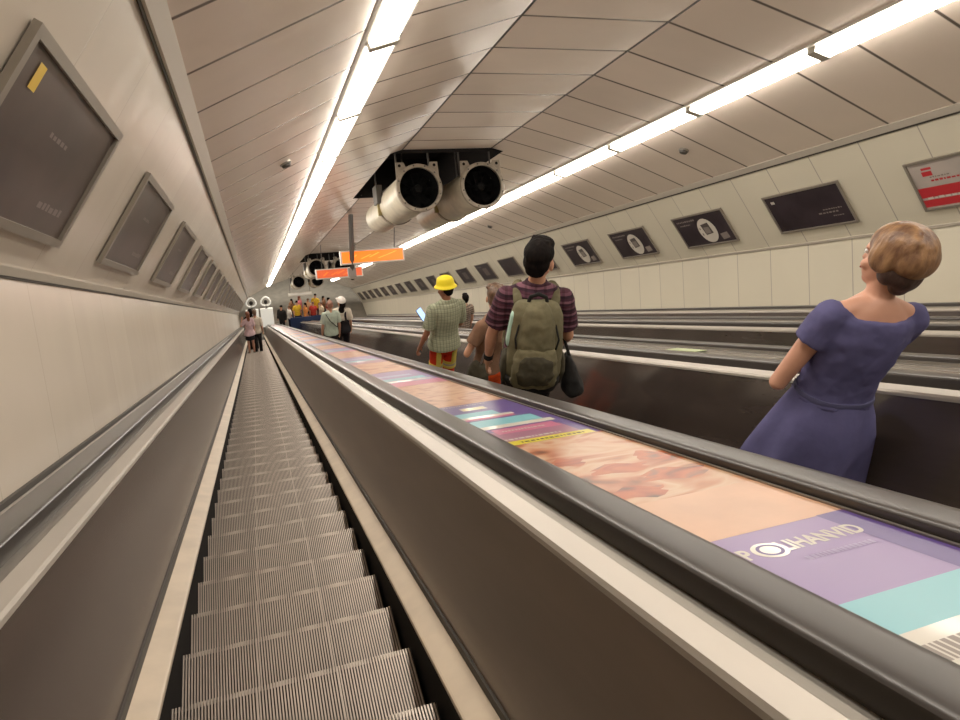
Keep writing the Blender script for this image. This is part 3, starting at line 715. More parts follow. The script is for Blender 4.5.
def person(label, at, yaw, H, pose, skin, top, fem=False, hair=None, voxel=.008, group=None, legs='trousers', lcol=None, detail=True, wid=.93, lean=0.):
    """at = world point under the feet; H = standing height; local +Y is the way the figure faces"""
    sc = H/1.75
    t = thing('person', label, 'person', group=group, mx=Matrix.Translation(at) @ Matrix.Rotation(lean, 4, 'Y') @ Matrix.Rotation(yaw, 4, 'Z') @ Matrix.Diagonal((sc*wid, sc*wid, sc, 1)))
    T = TF if fem else TM
    sw = .160 if fem else .186; k = .88 if fem else 1.
    J = {}
    for sd, nm in ((-1, 'L'), (1, 'R')):
        sh = Vector((sd*sw, -.012, 1.400 if fem else 1.388)); el, wr, palm, curl = pose[nm]
        J[nm] = (sh, sh+Vector(el), sh+Vector(el)+Vector(wr), Vector(palm), curl)
    hy, hp = pose.get('head', (0, 0)); hs = pose.get('hs', 1.05)
    HM = Matrix.Translation((0, -.005, 1.52)) @ Matrix.Rotation(hy, 4, 'Z') @ Matrix.Rotation(hp, 4, 'X') @ Matrix.Diagonal((hs, hs, 1+(hs-1)*.4, 1)) @ Matrix.Translation((0, .005, -1.52))
    bm = bmesh.new()
    loft(bm, T, 30)
    cap(bm, (0, -.015, 1.42), HM @ Vector((0, .0, 1.57)), .062*k, .054*k)
    for nm in 'LR':
        sh, el, wr, palm, curl = J[nm]; sd = -1 if nm == 'L' else 1
        cap(bm, (sd*.05, -.02, 1.455), sh+Vector((0, 0, .005)), .045*k, .048*k); cap(bm, (sd*.09, -.005, 1.34), sh, .075*k, .056*k)
        cap(bm, sh, el, .054*k, .039*k); cap(bm, el, el+(wr-el)*.35, .040*k, .041*k); cap(bm, el+(wr-el)*.3, wr, .041*k, .026*k, sq=.9)
        if detail: hand(bm, wr, wr-el if 'hd'+nm not in pose else Vector(pose['hd'+nm]), sd, curl, palm)
        else: ell(bm, wr+(wr-el).normalized()*.06, (.035, .045, .05))
        hip = Vector((sd*.092, 0, .88)); kn = Vector((sd*.10, .012, .49)); an = Vector((sd*.105, -.015, .085))
        cap(bm, hip, kn, .090 if fem else .086, .055); cap(bm, kn, kn+(an-kn)*.3+Vector((0, -.012, 0)), .054, .056); cap(bm, kn+(an-kn)*.25+Vector((0, -.012, 0)), an, .054, .036)
        cap(bm, an+Vector((0, -.03, -.045)), an+Vector((sd*.02, .16, -.055)), .038, .030)
    ell(bm, (0, -.010, 1.660), (.076, .095, .090), HM, 24); ell(bm, (0, .030, 1.585), (.057, .062, .066), HM, 20); ell(bm, (0, .055, 1.540), (.030, .030, .024), HM)
    def hp_(p): return HM @ Vector(p)
    if detail:
        cap(bm, hp_((0, .088, 1.640)), hp_((0, .100, 1.606)), .008, .012, 8); ell(bm, (0, .080, 1.572), (.026, .016, .012), HM)
        for s in (-1, 1):
            ell(bm, (s*.077, -.008, 1.622), (.011, .022, .032), HM, 12); cap(bm, hp_((s*.012, .086, 1.662)), hp_((s*.050, .070, 1.662)), .012, .010, 8); ell(bm, (s*.045, .060, 1.600), (.022, .022, .02), HM, 12)
    obj('body', fuse(bm, voxel, 4), skin, t)
    if detail:
        for s in (-1, 1):
            e = bmesh.new(); ell(e, (s*.032, .078, 1.642), (.013, .011, .010), HM, 14); ob = obj('eye', e, M_eye, t, smooth=4)
            e = bmesh.new(); ell(e, (s*.032, .0875, 1.642), (.006, .004, .006), HM, 10); obj('iris', e, M_shoe, ob, smooth=4)
        e = bmesh.new(); ell(e, (0, .0935, 1.572), (.023, .006, .0075), HM, 14); obj('mouth', e, M_lip, t, smooth=4)
    # top garment
    if top:
        tm, z0, slv, infl, neck = top['mat'], top.get('hem', .90), top.get('sleeve', .55), top.get('infl', .018), top.get('neck', 1.47)
        bm = bmesh.new(); zs = [z0]+[r[0] for r in T if z0 < r[0] < neck]+[neck]
        rg = []
        for z in zs:
            rx, ry, cy = lerp_ring(T, z); fl = infl*(1.0 if z < 1.3 else .75); lo = top.get('flare', .0)*max(0, (1.05-z)/.2)
            rg.append((z, rx+fl+lo, ry+fl+lo, cy))
        loft(bm, rg, 34)
        for nm in 'LR':
            sh, el, wr, palm, curl = J[nm]; sd = -1 if nm == 'L' else 1
            if neck > 1.44: cap(bm, (sd*.055, -.02, 1.455), sh+Vector((0, 0, .004)), .045*k+infl*.6, .05*k+infl*.7)
            cap(bm, (sd*.09, -.005, 1.34), sh, .075*k+infl*.5, .056*k+infl*.7)
            e2 = sh+(el-sh)*slv
            cap(bm, sh, e2, .056*k+infl, .046*k+infl*(1.5 if slv < .8 else 1.), 16, False, True)
            if slv >= 1: cap(bm, el, el+(wr-el)*.9, .044*k+infl, .030*k+infl, 14, False, True)
        if top.get('collar'):
            loft(bm, [(1.455, .085, .075, -.012), (1.485, .074, .070, -.010), (1.515, .072, .068, -.006)], 26)
        g = obj(top.get('name', 'shirt'), fuse(bm, voxel*1.05, 3, .012, .07), tm, t)
    if legs == 'trousers':
        bm = bmesh.new(); rg = []
        for z in (.80, .88, .96, 1.01): rx, ry, cy = lerp_ring(T, z); rg.append((z, rx+.012, ry+.012, cy))
        loft(bm, rg, 32)
        for sd in (-1, 1):
            cap(bm, (sd*.092, 0, .86), (sd*.10, .01, .49), .100, .078); cap(bm, (sd*.10, .01, .49), (sd*.105, -.015, .075), .076, .066, 16, False, True)
        tr = obj('trousers', fuse(bm, voxel*1.15, 3, .012, .08), lcol, t)
    for sd in (-1, 1):
        bm = bmesh.new(); a = Vector((sd*.105, -.05, .04)); cap(bm, a, a+Vector((sd*.02, .20, -.005)), .042, .040, 14, sq=.85); cap(bm, a+Vector((0, .02, .02)), a+Vector((0, .03, .06)), .042, .044)
        obj('shoe', fuse(bm, .01, 3), M_shoe, t)
    if hair:
        bm = bmesh.new()
        if hair == 'short':
            ell(bm, (0, -.020, 1.690), (.083, .098, .082), HM, 24); ell(bm, (0, -.048, 1.640), (.076, .062, .070), HM, 20); ell(bm, (0, .020, 1.735), (.070, .070, .040), HM, 20); ell(bm, (0, -.060, 1.590), (.055, .036, .035), HM)
            for q in range(26):
                a = random.random()*6.28; rr = random.random()*.055; ell(bm, (rr*1.15*math.cos(a), .01+rr*1.2*math.sin(a), 1.748+random.random()*.018-rr*.25), (.015, .015, .020), HM, 8)
            hm = M_hairblack
        elif hair == 'brown':
            ell(bm, (0, -.022, 1.690), (.084, .100, .082), HM, 24); ell(bm, (0, -.055, 1.640), (.076, .060, .072), HM, 20); ell(bm, (0, .02, 1.728), (.074, .075, .045), HM, 20)
            for q in range(20):
                a = random.random()*6.28; rr = .03+random.random()*.05; ell(bm, (rr*math.cos(a), -.01+rr*math.sin(a), 1.735+random.random()*.012), (.022, .022, .018), HM, 8)
            hm = M_hairbrown
        elif hair == 'bob':
            ell(bm, (0, -.026, 1.690), (.098, .115, .092), HM, 26); ell(bm, (0, -.075, 1.665), (.088, .075, .080), HM, 22)
            for s in (-1, 1): ell(bm, (s*.078, -.010, 1.655), (.024, .055, .060), HM, 16)
            for q in range(22):
                a = random.random()*6.28; ell(bm, (.066*math.cos(a), -.035+.072*math.sin(a), 1.69+random.random()*.04), (.028, .028, .026), HM, 8)
            hm = M_hairlight
            b3 = bmesh.new(); ell(b3, (0, -.066, 1.605), (.070, .056, .072), HM, 20); ell(b3, (0, -.058, 1.555), (.046, .036, .04), HM, 16)
            for s in (-1, 1): ell(b3, (s*.060, -.035, 1.605), (.026, .04, .05), HM, 14)
            obj('nape_hair', fuse(b3, .007, 4), M_hairnape, t)
        elif hair == 'long':
            ell(bm, (0, -.02, 1.688), (.085, .102, .084), HM, 22); ell(bm, (0, -.062, 1.60), (.080, .055, .12), HM, 20); ell(bm, (0, -.085, 1.47), (.075, .038, .14), None, 20)
            hm = M_hairblack
        elif hair == 'long_brown':
            ell(bm, (0, -.02, 1.688), (.085, .102, .084), HM, 22); ell(bm, (0, -.062, 1.60), (.080, .055, .12), HM, 20); ell(bm, (0, -.085, 1.49), (.070, .036, .12), None, 20)
            hm = mat('hair auburn', lin(112, 62, 42), .5, noise=.4, nscale=30)
        elif hair == 'cropped':
            ell(bm, (0, -.018, 1.680), (.079, .096, .080), HM, 22); ell(bm, (0, -.045, 1.64), (.074, .062, .066), HM, 20); hm = mat('hair cropped', lin(150, 104, 84), .6)
        obj('hair', fuse(bm, .007 if detail else .012, 3), hm, t)
    t['_HM'] = 0
    del t['_HM']
    return t, HM, J
def wstand(x, y, lane, dk=0):
    """tread height under world (x, y) on an escalator"""
    idx = LANES.index(lane); k = math.ceil(((y+.06)/S-VN*.5)/C30/PITCH-(2.209+idx*.085)/PITCH)+dk
    u = 2.209+idx*.085+k*PITCH
    return Vector((S*x, y, W(x, u, VN).z))
def arm_down(sd): return ((sd*.055, -.01, -.285), (sd*.01, .06, -.245), (-sd*1., 0, 0), .5)
def HT(p, ztop): return ztop+ZO-p.z
# woman in blue, turned half right, arms crossed
yw = -math.radians(14)
p = wstand(2.19, 1.56, LANES[1], 1)
Hw = HT(p, -.80)
t, HM, J = person('woman in a blue cap-sleeved dress with short light brown hair, arms crossed, right foreground', p, yw, Hw,
    dict(L=((-.075, .035, -.335), (.18, .165, .06), (0, -1, .2), .5), R=((.04, .14, -.27), (-.20, .06, -.10), (0, -.8, -.4), .9), hs=.98, head=(math.radians(22), math.radians(-4))),
    M_skinpale, None, True, 'bob', .007, legs=None, wid=1.03)
def dress():
    bm = bmesh.new(); T = TF
    rg = []
    for z in (1.02, 1.06, 1.10, 1.14, 1.19, 1.24, 1.29, 1.33, 1.37, 1.40, 1.425): rx, ry, cy = lerp_ring(T, z); rg.append((z, rx+.016, ry+.016, cy))
    loft(bm, rg, 36)
    for nm in 'LR':
        sh, el = J[nm][0], J[nm][1]; sd = -1 if nm == 'L' else 1
        cap(bm, (sd*.10, -.012, 1.405), sh+Vector((0, 0, .004)), .050, .060); cap(bm, (sd*.09, -.005, 1.34), sh, .080, .062)
        cap(bm, sh, sh+(el-sh)*.36, .064, .066, 16, False, True)
    d = obj('dress', fuse(bm, .0075, 3, .012, .06), M_blue, t)
    bm = bmesh.new()
    def sk(z, rx, ry, cy): return (z, rx, ry, cy)
    n = 48; rows = []
    for z, rx, ry, cy, fl in ((1.055, .150, .112, .002, 0), (1.03, .158, .118, 0, .002), (.97, .188, .136, -.006, .005), (.90, .212, .156, -.012, .008), (.80, .232, .176, -.006, .012), (.70, .250, .195, 0, .016), (.58, .268, .215, 0, .02), (.47, .282, .230, 0, .023)):
        rows.append([bm.verts.new(((rx+fl*math.sin(7*a))*math.cos(a), cy+(ry+fl*math.sin(7*a))*math.sin(a), z)) for a in [2*math.pi*i/n for i in range(n)]])
    for a, b in zip(rows, rows[1:]): bridge(bm, a, b)
    bm.faces.new(rows[0]); bm.faces.new(rows[-1])
    obj('skirt', bm, M_blue, t, smooth=1.2)
    bm = bmesh.new(); rx, ry, cy = .152, .113, .002
    for zc in (1.042,): loft(bm, [(zc-.012, rx+.004, ry+.004, cy), (zc, rx+.007, ry+.007, cy), (zc+.012, rx+.003, ry+.003, cy)], 40)
    obj('waist_band', bm, mat('dress blue seam', lin(70, 70, 106), .85), t, smooth=1.0)
    w, e = J['R'][2], J['R'][1]; dd = (w-e).normalized()
    bm = bmesh.new(); cap(bm, w-dd*.035, w-dd*.005, .034, .034, 16, True, True); obj('wristwatch', bm, mat('watch white', lin(226, 216, 196), .35), t, smooth=.6)
dress()
# backpack rider
ym = -math.radians(18)
pm = wstand(1.84, 3.55, LANES[1]); Hm = HT(pm, -1.72)
t, HM, J = person('tall man in a maroon striped short-sleeved shirt with short black hair, wearing an olive backpack', pm, ym, Hm,
    dict(L=((-.085, .02, -.285), (-.01, .075, -.245), (1, 0, 0), .5), R=((.075, .03, -.285), (.005, .19, -.16), (-1, 0, 0), .6), hs=1.18, head=(-math.radians(24), math.radians(-3))),
    M_skin, dict(mat=M_plaid, hem=.88, sleeve=.72, infl=.024, collar=True, flare=.01), False, 'short', .0075, lcol=M_trblack, wid=.95, lean=-.038)
bm = bmesh.new(); w, e = J['L'][2], J['L'][1]; dd = (w-e).normalized(); cap(bm, w-dd*.05, w-dd*.01, .034, .034, 16, True, True); obj('wristwatch', bm, M_bagblack, t, smooth=.6)
bm = bmesh.new(); revolve(bm, [(.084, -.010), (.088, 0), (.084, .010)], 20, 'z', cap=False); bm.free()
def backpack(M0):
    t = thing('backpack', 'olive green backpack worn by the man in the maroon striped shirt', 'backpack', mx=M0 @ Matrix.Translation((0, 0, -.145)) @ Matrix.Diagonal((1.12, 1.06, 1.14, 1)))
    Y = -.122
    bm = bmesh.new(); loft(bm, [(.88, .135, .075, Y-.075), (.91, .160, .095, Y-.085), (1.0, .165, .105, Y-.095), (1.12, .162, .108, Y-.098), (1.25, .160, .092, Y-.082), (1.34, .150, .075, Y-.066), (1.385, .132, .055, Y-.052), (1.405, .10, .03, Y-.045)], 40, 2.9)
    obj('main_body', fuse(bm, .009, 3, .018, .09), M_olive, t)
    bm = bmesh.new(); loft(bm, [(.98, .112, .05, Y-.14), (1.05, .120, .07, Y-.15), (1.2, .116, .074, Y-.142), (1.32, .100, .066, Y-.124), (1.39, .074, .05, Y-.10), (1.418, .04, .03, Y-.085)], 36, 2.6); obj('front_panel', fuse(bm, .008, 3, .018, .07), M_olive, t)
    bm = bmesh.new(); loft(bm, [(.93, .105, .03, Y-.185), (.96, .130, .05, Y-.195), (1.04, .135, .06, Y-.20), (1.12, .128, .055, Y-.198), (1.18, .105, .035, Y-.188), (1.20, .07, .02, Y-.18)], 34, 2.8)
    obj('front_pocket', fuse(bm, .008, 3, .02, .06), M_olive, t)
    bm = bmesh.new(); loft(bm, [(.865, .12, .07, Y-.08), (.885, .150, .095, Y-.095), (.95, .168, .115, Y-.105), (.985, .166, .112, Y-.105)], 36, 2.8); obj('base_panel', fuse(bm, .009, 3), M_bagblack, t)
    bm = bmesh.new()
    P = [(-.115, 1.18), (-.125, 1.24), (-.10, 1.32), (-.05, 1.365), (0, 1.378), (.05, 1.365), (.10, 1.32), (.125, 1.24), (.115, 1.18)]
    pr = [Vector((x, Y-.098-(.092 if abs(x) < .06 else .080)+(.05 if z > 1.3 else 0)+max(0, z-1.34)*.3, z)) for x, z in P]
    for a, b in zip(pr, pr[1:]): cap(bm, a, b, .006, .006, 6)
    obj('zip', bm, M_bagblack, t, smooth=1)
    bm = bmesh.new(); hp = [Vector((x, Y-.045, z)) for x, z in ((-.055, 1.395), (-.045, 1.43), (0, 1.448), (.045, 1.43), (.055, 1.395))]
    for a, b in zip(hp, hp[1:]): cap(bm, a, b, .012, .012, 8)
    obj('top_handle', fuse(bm, .006, 2), M_bagblack, t)
    bm = bmesh.new(); loft(bm, [(.975, .095, .020, Y-.240), (1.05, .115, .030, Y-.244), (1.13, .098, .022, Y-.238), (1.155, .06, .012, Y-.23)], 28, 2.6); obj('mesh_pocket', fuse(bm, .008, 2, .02, .05), M_olived, t)
    bm = bmesh.new(); cap(bm, (-.13, Y-.185, .975), (.13, Y-.185, .975), .011, .011, 8); cap(bm, (.13, Y-.185, .975), (.165, Y-.1, .97), .011, .010, 8); cap(bm, (-.13, Y-.185, .975), (-.165, Y-.1, .97), .011, .010, 8); obj('compression_strap', fuse(bm, .006, 2), M_hivisgrey, t)
    for s in (-1, 1):
        bm = bmesh.new()
        q = [Vector((s*.112, Y-.03, 1.37)), Vector((s*.124, Y+.02, 1.445)), Vector((s*.128, -.04, 1.476)), Vector((s*.128, .02, 1.476)), Vector((s*.115, .075, 1.47)), Vector((s*.125, .135, 1.36)), Vector((s*.135, .145, 1.22)), Vector((s*.165, .06, 1.05)), Vector((s*.165, -.10, .99))]
        q = [Vector((v.x/1.12, v.y/1.06, (v.z-.014+.145)/1.14)) for v in q]
        for a, b in zip(q, q[1:]): cap(bm, a, b, .030, .030, 10, sq=.42)
        obj('shoulder_strap', fuse(bm, .008, 2), M_olive, t)
        bm = bmesh.new(); loft(bm, [(.92, .012, .045, Y-.085, s*.168), (1.0, .026, .06, Y-.085, s*.172), (1.08, .022, .055, Y-.085, s*.168), (1.11, .010, .04, Y-.085, s*.165)], 20, 2.4); obj('side_pocket', fuse(bm, .008, 2), M_olived, t)
    bm = bmesh.new(); loft(bm, [(1.16, .010, .03, Y-.10, -.160), (1.2, .014, .034, Y-.10, -.160), (1.34, .012, .03, Y-.085, -.142), (1.36, .006, .02, Y-.08, -.138)], 16); obj('bottle', fuse(bm, .007, 2), mat('bottle mint', lin(168, 206, 190), .3), t)
man_mx = t.matrix_world.copy(); backpack(man_mx)
# black bag held at the man's right hand side
bb = thing('shoulder_bag', 'black bag hanging low at the right side of the backpack rider', 'bag', mx=man_mx @ Matrix.Translation((.02, 0, -.02)))
bm = bmesh.new(); loft(bm, [(.72, .07, .10, -.04, .315), (.745, .085, .12, -.04, .31), (.84, .062, .10, -.04, .285), (.94, .035, .07, -.03, .262), (1.0, .02, .04, -.02, .25)], 28, 2.6, Matrix()); obj('pouch', fuse(bm, .009, 3, .02, .06), M_bagblack, bb)
bm = bmesh.new(); cap(bm, (.262, -.03, .99), (.215, .02, 1.10), .012, .012, 8); cap(bm, (.215, .02, 1.10), (.19, .08, 1.2), .012, .012, 8); obj('strap', fuse(bm, .006, 2), M_bagblack, bb)
# worker in the yellow hat
yk = math.radians(10)
pk = wstand(2.01, 6.12, LANES[1]); Hk = (HT(pk, -3.262))/1.025
t, HM, J = person('worker in a yellow hat, sage checked shirt and red-orange reflective trousers, holding a lit phone', pk, yk, Hk,
    dict(L=((-.085, -.02, -.28), (-.04, .09, -.225), (.2, 0, -1), .9), R=((.07, .06, -.28), (-.23, .22, -.07), (-.5, 0, .8), .8), head=(math.radians(22), math.radians(-14))),
    M_skintan, dict(mat=M_check, hem=.87, sleeve=.80, infl=.03, collar=True, flare=.02), False, 'short', .009, lcol=M_hivis)
bm = bmesh.new()
loft(bm, [(1.655, .124, .150, -.01), (1.662, .120, .148, -.01), (1.690, .096, .118, -.012), (1.735, .090, .110, -.014), (1.765, .078, .095, -.014), (1.785, .045, .055, -.014), (1.788, .01, .012, -.014)], 36, 2.1, HM)
obj('hat', fuse(bm, .008, 2), mat('hat yellow', lin(242, 218, 20), .7), t)
for sd in (-1, 1):
    for z0, z1, mm in ((.55, .585, M_hivisyel), (.585, .615, M_hivisgrey), (.615, .65, M_hivisyel)):
        bm = bmesh.new(); loft(bm, [(z0, .091, .091, .009, sd*.098), (z1, .094, .094, .007, sd*.097)], 28, 2); obj('reflective_band', bm, mm, t, smooth=.6)
    bm = bmesh.new(); cap(bm, (sd*.115, -.105, .92), (sd*.11, -.092, .66), .036, .034, 10, True, True, .5); obj('reflective_stripe', bm, M_hivisyel, t, smooth=1)
ph = thing('phone', 'lit blue phone held up in front of the worker in the yellow hat', 'phone', mx=t.matrix_world @ Matrix.Translation((-.16, .34, 1.15)) @ Matrix.Scale(1.12, 4) @ Matrix.Rotation(-.5, 4, 'X') @ Matrix.Rotation(-.45, 4, 'Y') @ Matrix.Rotation(.35, 4, 'Z'))
bm = bmesh.new(); box(bm, -.042, .042, 0, .009, -.085, .085, bev=.003); obj('case', bm, M_bagblack, ph)
bm = bmesh.new(); box(bm, -.038, .038, -.0015, .0, -.08, .08); obj('screen', bm, mat('phone screen', (.3, .5, .9), .2, emit=(.30, .52, .95), estr=1.1), ph)
# brown shirt rider between them
pb = wstand(1.87, 4.43, LANES[1]); Hb = HT(pb, -2.50)
t, HM, J = person('rider in a brown T-shirt and orange trousers, half hidden behind the backpack rider', pb, math.radians(24), Hb,
    dict(L=((-.14, .03, -.255), (.20, .14, .0), (0, 0, -1), .7), R=((.09, .02, -.28), (-.08, .20, -.12), (0, 0, -1), .7), head=(-math.radians(40), math.radians(-10))),
    M_skin, dict(mat=M_brownT, hem=.90, sleeve=.62, infl=.020), True, 'brown', .009, lcol=cloth('trousers orange', lin(232, 82, 34)))
sb = thing('shoulder_bag', 'olive shoulder bag of the rider in the brown T-shirt', 'bag', mx=t.matrix_world.copy())
bm = bmesh.new(); loft(bm, [(.78, .06, .10, -.06, -.20), (.82, .075, .13, -.06, -.205), (.95, .07, .12, -.06, -.20), (1.03, .045, .08, -.05, -.18)], 26, 2.8); obj('pouch', fuse(bm, .01, 3, .015, .06), M_olived, sb)
bm = bmesh.new()
q = [Vector((-.18, -.06, 1.0)), Vector((-.185, -.10, 1.15)), Vector((-.10, -.13, 1.35)), Vector((.05, -.09, 1.465))]
for a, b in zip(q, q[1:]): cap(bm, a, b, .018, .018, 8, sq=.4)
obj('strap', fuse(bm, .007, 2), M_printgrey, sb)
# dark haired rider on the third escalator
pd = wstand(4.0, 11.0, LANES[2]); Hd = HT(pd, -6.294)
person('small dark-haired rider in a patterned grey shirt beyond the worker in the yellow hat', pd, math.radians(10), Hd, dict(L=arm_down(-1), R=arm_down(1)),
    M_skin, dict(mat=M_pattern, hem=.88, sleeve=.6, infl=.02), False, 'short', .012, lcol=M_trblack)
# pair with the white cap
pc = wstand(1.94, 13.68, LANES[1]); Hc = HT(pc, -7.585)/1.02
t, HM, J = person('woman in a white cap, cream shirt and black overall, long black hair', pc, math.radians(-6), Hc, dict(L=arm_down(-1), R=arm_down(1), head=(.5, 0)),
    M_skin, dict(mat=M_offwhite, hem=.9, sleeve=.75, infl=.03), True, 'long', .012, lcol=M_trblack, wid=.97)
bm = bmesh.new(); loft(bm, [(1.665, .100, .118, -.012), (1.70, .098, .116, -.014), (1.74, .088, .104, -.016), (1.775, .055, .065, -.016), (1.785, .01, .012, -.016)], 30, 2.1, HM)
cap(bm, HM @ Vector((0, .09, 1.675)), HM @ Vector((0, .17, 1.665)), .06, .05, 14, sq=.16)
obj('cap', fuse(bm, .009, 2), mat('cap white', lin(236, 228, 220), .8), t)
bm = bmesh.new(); rg = []
for z in (.84, .90, .96, 1.05, 1.14, 1.20): rx, ry, cy = lerp_ring(TF, z); rg.append((z, rx+.045, ry+.045, cy))
loft(bm, rg, 30)
for sd in (-1, 1):
    q = [Vector((sd*.10, -.15, 1.18)), Vector((sd*.085, -.13, 1.36)), Vector((sd*.09, -.03, 1.475)), Vector((sd*.09, .09, 1.40)), Vector((sd*.09, .15, 1.2))]
    for a, b in zip(q, q[1:]): cap(bm, a, b, .03, .03, 8, sq=.6)
obj('overall_bib', fuse(bm, .012, 2), M_trblack, t)
pe = wstand(1.63, 13.25, LANES[1]); He = HT(pe, -7.42)
t, HM, J = person('man with cropped hair in a mint shirt, left of the white cap', pe, math.radians(4), He, dict(L=arm_down(-1), R=arm_down(1), head=(-.3, 0)),
    M_skin, dict(mat=M_mint, hem=.88, sleeve=.7, infl=.03), False, 'cropped', .012, lcol=M_trblack, wid=.8)
bm = bmesh.new(); q = [Vector((-.14, -.10, 1.44)), Vector((-.05, -.155, 1.30)), Vector((.10, -.155, 1.15)), Vector((.19, -.05, 1.05))]
for a, b in zip(q, q[1:]): cap(bm, a, b, .018, .018, 8, sq=.6)
obj('bag_strap', fuse(bm, .01, 2), M_bagblack, t)
# far riders on the empty-looking near escalator
def lane0(x, u):
    k = round((u-2.209)/PITCH); uu = 2.209+k*PITCH; q = W(x, uu, VN); return Vector((q.x, q.y-.16, q.z))
q = lane0(-.20, 24.0)
t, HM, J = person('far bare-legged rider in a pale pink top low down on the near escalator', q, .25, 1.68, dict(L=((-.16, .02, -.16), (.10, .12, .20), (0, 0, 1), .5), R=arm_down(1)), M_skinpale,
    dict(mat=M_pinkT, hem=.86, sleeve=.8, infl=.03, flare=.03), True, 'long_brown', .014, legs=None, detail=False, wid=.8)
bm = bmesh.new(); loft(bm, [(.66, .21, .16, -.005), (.80, .195, .15, -.005), (.92, .185, .13, -.008)], 24); obj('shorts', fuse(bm, .014, 2), M_trblack, t)
q = lane0(.03, 24.6)
person('far rider in a cream shirt and black trousers beside the pale pink top', q, -.1, 1.72, dict(L=arm_down(-1), R=arm_down(1)), M_skin, dict(mat=M_offwhite, hem=.88, sleeve=.8, infl=.03), False, 'brown', .014, lcol=M_trblack, detail=False, wid=.8)
q = lane0(-.12, 26.6)
person('far dark-haired rider in black, seen above the head of the pale pink top', q, .1, 1.80, dict(L=arm_down(-1), R=arm_down(1)), M_skin, dict(mat=M_bagblack, hem=.88, sleeve=1., infl=.03), True, 'long', .014, lcol=M_trblack, detail=False)
# crowd waiting on the landing
cols = [('yellow top', lin(222, 178, 50)), ('red top', lin(190, 62, 52)), ('cream top', lin(222, 200, 168)), ('pink top', lin(214, 120, 128)), ('orange top', lin(222, 138, 70)), ('brown top', lin(120, 84, 60)), ('white top', lin(226, 218, 206)), ('dark red top', lin(140, 48, 46)), ('tan top', lin(200, 160, 120))]
def land(x, y, dy=0): return Vector((S*x, p0.y+y, 0))
protoC = []
spots = [(1.95, .3, 6), (2.40, .4, 0), (2.85, .28, 4), (3.30, .4, 1), (3.75, .3, 2), (4.2, .4, 7), (2.15, 1.0, 5), (2.62, 1.05, 3), (3.08, 1.0, 8), (3.52, 1.08, 0), (3.98, 1.0, 5)]
place = ['next to the figure in black', 'second in front row', 'third in front row', 'fourth in front row', 'fifth in front row', 'right end of front row', 'left end of second row', 'second row, left of centre', 'second row, centre', 'second row, right of centre', 'right end of second row']
for i, (x, y, ci) in enumerate(spots):
    nm, c = cols[ci]
    person('far person in %s, crowd on the landing, %s' % (nm, place[i]), land(x, y+.25), math.pi+random.uniform(-1.3, 1.3), random.uniform(1.52, 1.80), dict(L=arm_down(-1), R=arm_down(1)), M_skin if i % 3 else M_skinpale,
        dict(mat=cloth('crowd '+nm, c), hem=.86, sleeve=.7, infl=.03), i % 2 == 0, ['brown', 'short', 'long', 'long_brown'][i % 4], .02, group='crowd on the landing', lcol=M_trnavy, detail=False, wid=.86)
person('far person dressed all in black standing left of the crowd on the landing', land(1.50, .3), 2.6, 1.76, dict(L=arm_down(-1), R=arm_down(1)), M_skin, dict(mat=M_bagblack, hem=.8, sleeve=1., infl=.035), False, 'short', .018, lcol=M_trblack, detail=False)
# standing boards on the landing
for x, lab in ((.72, 'small white standing board with a ring top at the foot of the deck'), (-.06, 'small white ring-topped board behind the far riders of the near escalator')):
    t = thing('standing_board', lab, 'board', mx=Matrix.Translation(land(x, .6)) @ Matrix.Scale(1.14, 4))
    bm = bmesh.new(); box(bm, -.30, .30, 0, .10, .25, 1.30, bev=.02); obj('panel', bm, mat('board white', (.75, .73, .66), .4, emit=(1, .95, .82), estr=.25), t)
    bm = bmesh.new(); box(bm, -.05, .05, .02, .08, 1.30, 1.5); box(bm, -.22, .22, -.02, .12, 0, .26); obj('post', bm, M_aluD, t)
    bm = bmesh.new()
    pts = [Vector((.22*math.sin(a)*(1-.25*math.cos(a)), .05, 1.70+.24*math.cos(a))) for a in [2*math.pi*i/20 for i in range(20)]]
    for a, b in zip(pts, pts[1:]+pts[:1]): cap(bm, a, b, .04, .04, 8)
    obj('ring', fuse(bm, .014, 2), MATS['board white'], t)
    bm = bmesh.new(); ell(bm, (0, .05, 1.66), (.09, .03, .12)); obj('emblem', bm, M_shoe, t, smooth=4)
t = thing('barrier', 'low blue barrier in front of the crowd on the landing', 'barrier', mx=Matrix.Translation(land(3.0, .27)))
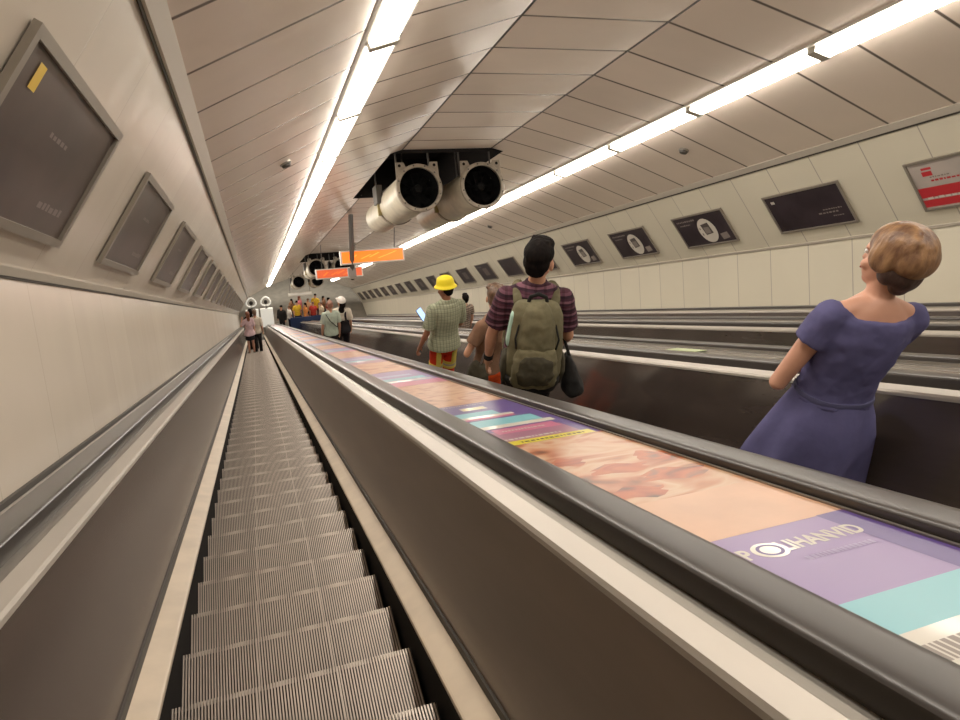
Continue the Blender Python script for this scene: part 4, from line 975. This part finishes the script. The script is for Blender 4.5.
bm = bmesh.new(); box(bm, -1.05, 1.05, -.03, .03, .12, .92, bev=.01); obj('blue_panel', bm, mat('barrier blue', lin(40, 56, 92), .5), t)
for x in (-.95, .95):
    bm = bmesh.new(); box(bm, x-.03, x+.03, -.10, .10, 0, .16, bev=.008); obj('foot', bm, M_dark, t)
# ------------------------------------------------------------------ camera, world
f = 667.5
A = Vector((254-480, 360-317, f)).normalized()
X = Vector((2500-480, 360-105, f)); X = (X-A*X.dot(A)).normalized()
V = Vector(A.cross(X))
if V.y < 0: V = -V
ul, vl = Vector((0, C30, -S30)), Vector((0, S30, C30))
def camw(i, s=1):                          # world direction of a camera axis
    return s*(Vector((1, 0, 0))*X[i]+ul*A[i]+vl*V[i])
r, u_, b_ = camw(0), camw(1), camw(2, -1)
cam = bpy.data.cameras.new('camera'); co = bpy.data.objects.new('camera', cam); C.objects.link(co)
co.matrix_world = Matrix(((r.x, u_.x, b_.x, 0), (r.y, u_.y, b_.y, 0), (r.z, u_.z, b_.z, ZO), (0, 0, 0, 1)))
cam.sensor_width = 36; cam.lens = f/960*36; cam.clip_start = .05; cam.clip_end = 200
bpy.context.scene.camera = co
w = bpy.data.worlds.new('world'); bpy.context.scene.world = w; w.use_nodes = True
w.node_tree.nodes['Background'].inputs['Color'].default_value = (.55, .5, .42, 1); w.node_tree.nodes['Background'].inputs['Strength'].default_value = .15
for x, y, nm in ((1.0, 4.0, 'hall_fill_light'), (4.5, 4.0, 'hall_fill_light')):  # unseen fill lights added to brighten the hall
    L = bpy.data.lights.new(nm, 'AREA'); L.energy = 90; L.size = 2.5; L.color = (1, .93, .8)
    lo = bpy.data.objects.new(nm, L); C.objects.link(lo); lo.location = (x, p0.y+y, 3.4)
sc = bpy.context.scene
sc.view_settings.view_transform = 'Standard'; sc.view_settings.exposure = .69; sc.view_settings.gamma = 1.14; sc.view_settings.look = 'None'
try:
    sc.cycles.max_bounces = 8; sc.cycles.use_denoising = True; sc.cycles.sample_clamp_indirect = 6
except Exception: pass
